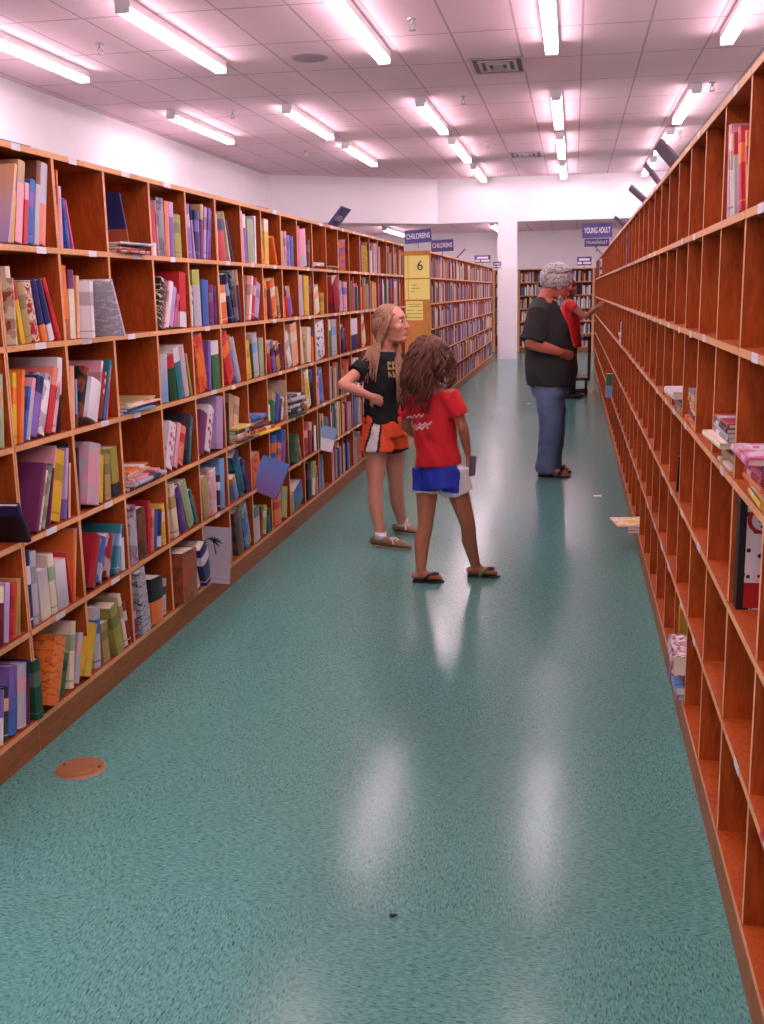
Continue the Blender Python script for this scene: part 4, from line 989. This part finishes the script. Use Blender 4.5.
# ---- the curly haired girl
def curly_girl():
    Y0 = 5.66; O = V((-.70, Y0, 0)); r = person('person in red tee, blue shorts and flip flops, walking, seen from behind', O)
    def J(px, py, dy=0.0): return onY(px, py, Y0 + dy) - O
    SK = skin_mat('tanned skin', 'b87456')
    f = V((.52, .85, 0)).normalized(); l = V((-.85, .52, 0)).normalized()
    b = MB(); hc = J(431.5, 361, 0); at, A = head(b, hc, (.80, .60, -.05), .96, .92)
    nk = J(431, 388, 0)
    limb(b, [hc + V((-.02, -.01, -.05)), nk, nk + V((0, 0, -.04))], [.045, .044, .055])
    b.loft([J(431, 397), J(433, 415), J(436, 436), J(440, 460), J(442, 478)], [(.055, .10), (.078, .11), (.07, .10), (.08, .112), (.078, .112)], n=20, ref=f)
    shR = J(452, 398, -.06); shL = J(411, 399, .08); elR = J(463, 431, -.05); wrR = J(467.5, 454, .02); elL = J(405.5, 428, .12); wrL = J(420, 440, .24)
    limb(b, [nk + V((.02, 0, -.03)), shR, shR * .5 + elR * .5, elR], [.045, .040, .033, .028]); limb(b, [elR, elR * .6 + wrR * .4, wrR], [.028, .027, .019])
    hand(b, wrR, J(470.5, 470, .03) - wrR, V((-1, .2, 0)), .72, .9, 1)
    limb(b, [nk + V((-.02, 0, -.03)), shL, shL * .5 + elL * .5, elL], [.045, .040, .033, .028]); limb(b, [elL, elL * .6 + wrL * .4, wrL], [.028, .027, .019])
    hand(b, wrL, V((.8, .4, -.1)), V((0, .2, -1)), .72, .6, 1)
    hL = J(428, 478, .05); kL = J(425.5, 528, .0); aL = J(421, 571, -.04); hR = J(453, 478, -.01); kR = J(468, 527, .02); aR = J(475.5, 567, .10)
    limb(b, [hL, hL * .6 + kL * .4, kL, kL * .6 + aL * .4 + V((-.010, 0, 0)), aL], [.066, .058, .041, .042, .027])
    limb(b, [hR, hR * .6 + kR * .4, kR, kR * .6 + aR * .4 + V((-.010, 0, 0)), aR], [.066, .058, .041, .042, .027])
    tL = J(443, 580, -.04); tR = J(499, 575, .10)
    fl = [foot(b, a_, t_, .74) for a_, t_ in ((aL, tL), (aR, tR))]
    ob = b.remesh('body', SK, .0055, r, 3)
    ob.location.z = .012
    face_parts(r, at, A, .96, simple('brown brow', '3a2418', .6))
    s = MB()
    s.loft([J(431, 391), J(431.5, 397), J(433, 415), J(436, 440), J(438.5, 465)], [(.06, .07), (.072, .120), (.098, .126), (.098, .122), (.108, .132)], n=24, ref=f, cap='flat')
    for sh, el in ((shR, elR), (shL, elL)): s.loft([nk + (sh - nk) * .4 + V((0, 0, -.03)), sh, sh * .62 + el * .38, sh * .46 + el * .54], [.05, .056, .057, .060], n=16, cap='flat')
    RT = simple('red cotton', 'd81e28', .8, noise=.15, nscale=14); WP = simple('white print', 'f0d8d8', .7)
    c1 = J(418, 416, 0)
    def prt(p, n):
        d = p - c1; u = -d.dot(l); v = d.z - .20 * u
        if n.dot(f) > .15: return 0
        for v0, a0, a1 in ((.0, -.085, .085), (-.050, -.06, .125), (-.066, -.055, .11)):
            if a0 < u < a1 and abs(v - v0 - .006 * math.sin(u * 160)) < .0052: return 1
        return 0
    s.remesh('tee_shirt', [RT, WP], .006, r, 4, prt, lambda p: .0045 * math.sin(p.z * 48 + p.x * 30) * math.sin(p.x * 34 - p.y * 22))
    o = MB(); o.loft([J(438.5, 456), J(439.5, 464), J(441.5, 486)], [(.086, .112), (.098, .122), (.110, .128)], n=22, ref=f, cap='flat')
    for h, k in ((hL, kL), (hR, kR)): o.loft([h + V((0, 0, .06)), h, h * .70 + k * .30], [.084, .086, .084], n=18, cap='flat')
    BL = simple('royal blue nylon', '2436b4', .5, noise=.12, nscale=14); WH = bpy.data.materials['white mesh panel']
    hz = (hR * .70 + kR * .30).z; ax = J(441, 478, 0)
    def col(p, n):
        d = V((p.x - ax.x, p.y - ax.y, 0)); a = math.degrees(math.atan2(-d.dot(l), d.dot(f)))
        if p.z < hz + .012: return 1
        if 48 - (p.z - hz) * 60 < a < 96: return 1
        return 0
    o.remesh('shorts', [BL, WH], .006, r, 3, col, lambda p: .0035 * math.sin(p.x * 70 + p.z * 40) * math.sin(p.y * 60))
    # flip-flops
    GR = simple('green flip flop', '4a8a2c', .6)
    for i, (hl, d, side, L) in enumerate(fl):
        def sh(k, z, w=0): return hl + d * (L * k - .008) + V((0, 0, z)) + side * w
        m = MB().loft([sh(0, .006), sh(.3, .006), sh(.65, .006), sh(.92, .006), sh(1.06, .006)], [(.030, .006), (.032, .006), (.040, .006), (.040, .006), (.018, .006)], n=18, ref=side)
        fo = m.build('flip_flop', SOLE, r, True)
        for q in (-1, 1): MB().loft([sh(.82, .032), sh(.62, .050, q * .022), sh(.45, .030, q * .040), sh(.42, .012, q * .038)], [(.007, .003), (.010, .003), (.010, .003), (.008, .003)], n=8, ref=d).build('strap', GR if i else SOLE, fo, True)
        m = MB()
        for k in range(6): m.ell(sh(.76, .048) + side * .014 * math.cos(k) + d * .014 * math.sin(k), (.012, .012, .006), nu=8, nv=5)
        m.build('bow', SOLE, fo, True)
    # something small and dark in the right hand
    e = J(470.5, 465, .02)
    m = MB().loft([e + V((.005, .0, .045)), e + V((.0, 0, -.05))], [(.028, .010), (.026, .010)], n=12, ref=V((1, .1, 0)))
    m.build('mobile_phone', simple('grey phone', '6a6670', .4), None, True, O)
    tag(COL.objects[-1], 'small grey phone held by the person in red tee and blue shorts', 'phone')
    # curly hair
    HM = hair_mat('curly brown hair', '402218', '7c4a38'); h = MB(); rh = random.Random(9)
    h.ell(at(-.012, 0, .040), (.100, .096, .098), A, nu=22, nv=14)
    fa, la, ua = A
    for k in range(170):
        th = rh.uniform(.42, 2 * math.pi - .42); el_ = rh.uniform(-.2, 1.35)
        p = at(-.024, 0, .035) + fa * (.095 * math.cos(th) * math.cos(el_)) + la * (.092 * math.sin(th) * math.cos(el_)) + ua * (.094 * math.sin(el_))
        out = (p - at(-.024, 0, .01)).normalized(); out.z = min(out.z, .4)
        ln = rh.uniform(.10, .20) + (.10 if math.cos(th) < -.2 and el_ < .5 else 0); ph = rh.uniform(0, 6.28); pts = []; rad = []
        sd = out.cross(V((0, 0, 1))).normalized() if abs(out.z) < .95 else V((1, 0, 0))
        N = 9
        for i in range(N):
            q = i / (N - 1); fall = V((0, 0, -ln)) * q ** 1.1; sp = out * (.045 * math.sin(q * 2.2))
            cu = (sd * math.sin(q * 11 + ph) + out * math.cos(q * 11 + ph)) * .013 * (.3 + q)
            pts.append(p + fall + sp + cu); rad.append(.012 * (1 - .55 * q))
        h.loft(pts, rad, n=6)
    h.build('hair', HM, r, True)
curly_girl()

# ---- the grey haired man
def grey_man():
    Y0 = 9.17; O = V((-.16, Y0, 0)); r = person('person in charcoal tee, jeans and sandals standing facing the right shelves', O)
    def J(px, py, dy=0.0): return onY(px, py, Y0 + dy) - O
    SK = skin_mat('ruddy skin', 'c8705a'); f = V((1, -.08, 0)).normalized(); l = V((.08, 1, 0)).normalized()
    b = MB(); hc = J(557.5, 284.5, 0); at, A = head(b, hc, (.96, -.12, -.20), 1.14, 1.12)
    nk = J(543, 305, 0)
    limb(b, [hc + V((-.035, 0, -.04)), J(547, 297), nk, nk + V((0, 0, -.06))], [.070, .066, .068, .08])
    b.loft([J(545, 312), J(546, 328), J(550, 352), J(552, 370), J(550, 386), J(549, 398)], [(.11, .17), (.155, .19), (.185, .20), (.20, .205), (.135, .165), (.115, .15)], n=24, ref=f)
    shR = J(538, 316, -.20); shL = J(543, 316, .20); elR = J(531, 345, -.26); wrR = J(560, 354, -.22); elL = J(540, 345, .27); wrL = J(566, 350, .16)
    limb(b, [nk + V((0, -.05, -.04)), shR, shR * .5 + elR * .5, elR], [.08, .075, .062, .053]); limb(b, [elR, elR * .6 + wrR * .4, wrR], [.053, .050, .034])
    hand(b, wrR, J(574, 359, -.15) - wrR, V((.2, 1, .1)), 1.08, .8, -1)
    limb(b, [nk + V((0, .05, -.04)), shL, shL * .5 + elL * .5, elL], [.08, .075, .062, .053]); limb(b, [elL, elL * .6 + wrL * .4, wrL], [.053, .050, .034])
    hand(b, wrL, J(575, 352, -.0) - wrL, V((.2, -1, .1)), 1.08, .8, 1)
    hR = J(550, 396, -.09); kR = J(551, 432, -.10); aR = J(545.5, 467.5, -.10); hL = J(551, 396, .09); kL = J(554, 431, .10); aL = J(551, 463, .14)
    for h, k, a_ in ((hR, kR, aR), (hL, kL, aL)): limb(b, [h, k, a_], [.09, .062, .042])
    tR = J(569, 476, -.14); tL = J(570, 470, .12)
    fl = [foot(b, a_, t_, 1.0) for a_, t_ in ((aR, tR), (aL, tL))]
    ob = b.remesh('body', SK, .008, r, 3); ob.location.z = .014
    face_parts(r, at, A, 1.14, simple('grey brow', 'a89c98', .7))
    s = MB()
    s.loft([J(544.5, 299.5), J(544, 307), J(545.5, 327), J(549.5, 352), J(551.5, 369), J(551, 385)], [(.085, .092), (.130, .175), (.178, .212), (.208, .222), (.222, .226), (.200, .215)], n=28, ref=f, cap='flat')
    for sh, el in ((shR, elR), (shL, elL)): s.loft([nk + (sh - nk) * .05 + V((-.01, 0, -.018)), sh, sh * .5 + el * .5, sh * .12 + el * .88], [.095, .098, .096, .098], n=18, cap='flat')
    s.remesh('tee_shirt', simple('charcoal cotton', '2e2d2c', .9, noise=.15, nscale=12), .009, r, 4, None, lambda p: .006 * math.sin(p.z * 30 + p.x * 18) * math.sin(p.x * 22 + p.z * 9))
    j = MB(); j.loft([J(550.5, 380), J(550, 396)], [(.165, .19), (.155, .19)], n=22, ref=f, cap='flat')
    for h, k, a_ in ((hR, kR, aR), (hL, kL, aL)): j.loft([h + V((0, 0, .1)), h, h * .5 + k * .5, k, k * .5 + a_ * .5, V((a_.x, a_.y, .035))], [.118, .120, .108, .096, .088, .092], n=18, cap='flat')
    j.remesh('jeans', simple('faded blue denim', '64769a', .85, noise=.35, nscale=9), .009, r, 4, None, lambda p: .0045 * (math.sin(p.z * 31 + p.x * 22 + 2 * math.sin(p.z * 9)) * math.sin(p.x * 26 + p.y * 20) + .5 * math.sin(p.z * 67 + p.y * 40)))
    FB = simple('beige footbed', 'b8a088', .7)
    for (hl, d, side, L) in fl:
        def sh(k, z, w=0): return hl + d * (L * k - .01) + V((0, 0, z)) + side * w
        fo = MB().loft([sh(0, .008), sh(.3, .008), sh(.65, .008), sh(.92, .008), sh(1.06, .008)], [(.040, .009), (.042, .009), (.052, .009), (.052, .009), (.026, .009)], n=18, ref=side).build('sandal', SOLE, r, True)
        MB().loft([sh(.03, .016), sh(.6, .016), sh(.98, .016)], [(.034, .003), (.044, .003), (.034, .003)], n=16, ref=side).build('footbed', FB, fo, True)
        for k0, z in ((.74, .046), (.45, .075)): MB().loft([sh(k0, .014, -.052), sh(k0 + .02, z, -.034), sh(k0 + .03, z + .016), sh(k0 + .02, z, .034), sh(k0, .014, .052)], [(.018, .004)] * 5, n=8, ref=d).build('strap', SOLE, fo, True)
    HM = hair_mat('grey curly hair', 'a89e9c', 'dcd2d0'); h = MB(); rh = random.Random(4); fa, la, ua = A
    h.ell(at(-.016, 0, .045), (.122, .108, .112), A, nu=22, nv=14)
    for k in range(300):
        th = rh.uniform(.75, 2 * math.pi - .75); e_ = rh.uniform(-.62, 1.5)
        if e_ > .75: th = rh.uniform(0, 6.28)
        p = at(-.014, 0, .040) + fa * (.124 * math.cos(th) * math.cos(e_)) + la * (.110 * math.sin(th) * math.cos(e_)) + ua * (.116 * math.sin(e_))
        o_ = (p - at(-.02, 0, .02)).normalized(); a1 = o_.cross(V((.3, .5, .8))).normalized(); a2 = o_.cross(a1); ph = rh.uniform(0, 6.28)
        pts = [p + o_ * (.006 * i / 2) + (a1 * math.cos(ph + i * 1.2) + a2 * math.sin(ph + i * 1.2)) * .013 for i in range(6)]
        h.loft(pts, [.0075, .009, .009, .009, .008, .004], n=6)
    h.build('hair', HM, r, True)
    m = MB(); 
    for k in range(26):
        q = rh.uniform(-1, 1); p = at(.07 - .03 * abs(q), q * .052, -.075 - .03 * rh.random()); m.ell(p, (.012, .012, .010), nu=8, nv=5)
    m.build('beard', HM, r, True)
grey_man()

# ---- the woman half hidden behind him
def red_woman():
    Y0 = 15.9; O = V((.02, Y0, 0)); r = person('person in red top and dark trousers behind another, arm stretched to the right shelves', O)
    def J(px, py, dy=0.0): return onY(px, py, Y0 + dy) - O
    SK = skin_mat('warm brown skin', 'a8614a'); f = V((.97, -.2, 0)).normalized(); l = V((.2, .97, 0)).normalized()
    b = MB(); hc = J(569.5, 288, 0); at, A = head(b, hc, (.96, -.2, -.05), 1.05, .95); nk = J(569, 299, 0)
    limb(b, [hc + V((-.02, 0, -.05)), nk, nk + V((0, 0, -.06))], [.052, .052, .065])
    b.loft([J(569, 304), J(569.5, 316), J(569.5, 330), J(569, 342)], [(.08, .15), (.11, .16), (.10, .14), (.12, .17)], n=18, ref=f)
    shR = J(569, 305, -.18); elR = J(586, 317, -.24); wrR = J(598, 306.5, -.42); shL = J(570, 305, .18); elL = J(572, 322, .22); wrL = J(577, 333, .12)
    for sh_, el, wr_ in ((shR, elR, wrR), (shL, elL, wrL)):
        limb(b, [nk + V((0, 0, -.05)), sh_, sh_ * .5 + el * .5, el], [.06, .058, .05, .043]); limb(b, [el, el * .5 + wr_ * .5, wr_], [.043, .04, .028])
    hand(b, wrR, J(602, 303.5, -.50) - wrR, V((0, 1, -.2)), .95, .5, -1); hand(b, wrL, V((.6, -.2, -.6)), V((-.3, -.8, 0)), .95, .6, 1)
    hR = J(568, 344, -.09); hL = J(570, 344, .09); kR = J(569, 368, -.09); kL = J(571, 368, .1); aR = J(568, 391, -.1); aL = J(571, 389, .12)
    for h, k, a_ in ((hR, kR, aR), (hL, kL, aL)): limb(b, [h, k, a_], [.09, .06, .038])
    fl = [foot(b, a_, a_ + V((.17, -.03, 0)), .95) for a_ in (aR, aL)]
    b.remesh('body', SK, .009, r, 3)
    face_parts(r, at, A, 1.05, simple('dark brow', '2a1a14', .6))
    s = MB(); s.loft([J(569, 300), J(569, 304), J(570, 316), J(571, 332), J(571, 347)], [(.07, .08), (.10, .165), (.135, .18), (.13, .17), (.15, .195)], n=22, ref=f, cap='flat')
    for sh_, el in ((shR, elR), (shL, elL)): s.loft([nk + (sh_ - nk) * .4 + V((0, 0, -.05)), sh_, sh_ * .65 + el * .35], [.07, .075, .07], n=14, cap='flat')
    s.remesh('top', simple('scarlet knit', 'd02026', .8, noise=.1), .01, r, 4)
    j = MB(); j.loft([J(569.5, 338), J(569.5, 346)], [(.14, .18), (.14, .18)], n=18, ref=f, cap='flat')
    for h, k, a_ in ((hR, kR, aR), (hL, kL, aL)): j.loft([h + V((0, 0, .08)), h, k, V((a_.x, a_.y, .05))], [.10, .105, .08, .065], n=14, cap='flat')
    j.remesh('trousers', simple('dark trousers', '23222a', .85), .01, r, 3)
    for (hl, d, side, L) in fl: MB().loft([hl + V((0, 0, .028)), hl + d * L * .4 + V((0, 0, .034)), hl + d * L + V((0, 0, .022))], [(.036, .028), (.042, .032), (.036, .02)], n=14, ref=side).build('shoe', SOLE, r, True)
    HM = hair_mat('auburn hair', '4a2418', '7a4028'); h = MB(); h.ell(at(-.010, 0, .044), (.106, .096, .096), A)
    rh = random.Random(2)
    for k in range(30):
        th = rh.uniform(.7, 5.6); p = at(-.01, 0, .03) + A[0] * (.095 * math.cos(th)) + A[1] * (.09 * math.sin(th))
        h.loft([p + V((0, 0, .03)), p + V((0, 0, -.06)), p + V((-.01, 0, -.13 - .05 * rh.random()))], [.016, .016, .006], n=6)
    h.build('hair', HM, r, True)
red_woman()

# dark wooden step stool beside the woman
DW = wood('dark walnut', '3a1f18', '56301f', .5, (6, 6, 2))
st = empty('step_stool', (.20, 16.45, 0)); tag(st, 'dark wooden step stool with tall handle post behind the person in jeans', 'stool')
MB().box((-.26, -.2, .215), (.055, .2, .255)).build('platform', DW, st)
for x in (-.24, .0):
    for y in (-.17, .17): MB().box((x - .018, y - .018, 0), (x + .018, y + .018, .215)).build('leg', DW, st)
for y in (-.18, .18):
    MB().box((-.25, y - .012, .03), (.03, y + .012, .06)).build('rail', DW, st)
    MB().box((.02, y - .02, .255), (.06, y + .02, .86)).build('handle_post', DW, st)
MB().box((-.06, -.2, .80), (.06, .2, .86)).build('handle_rail', DW, st)
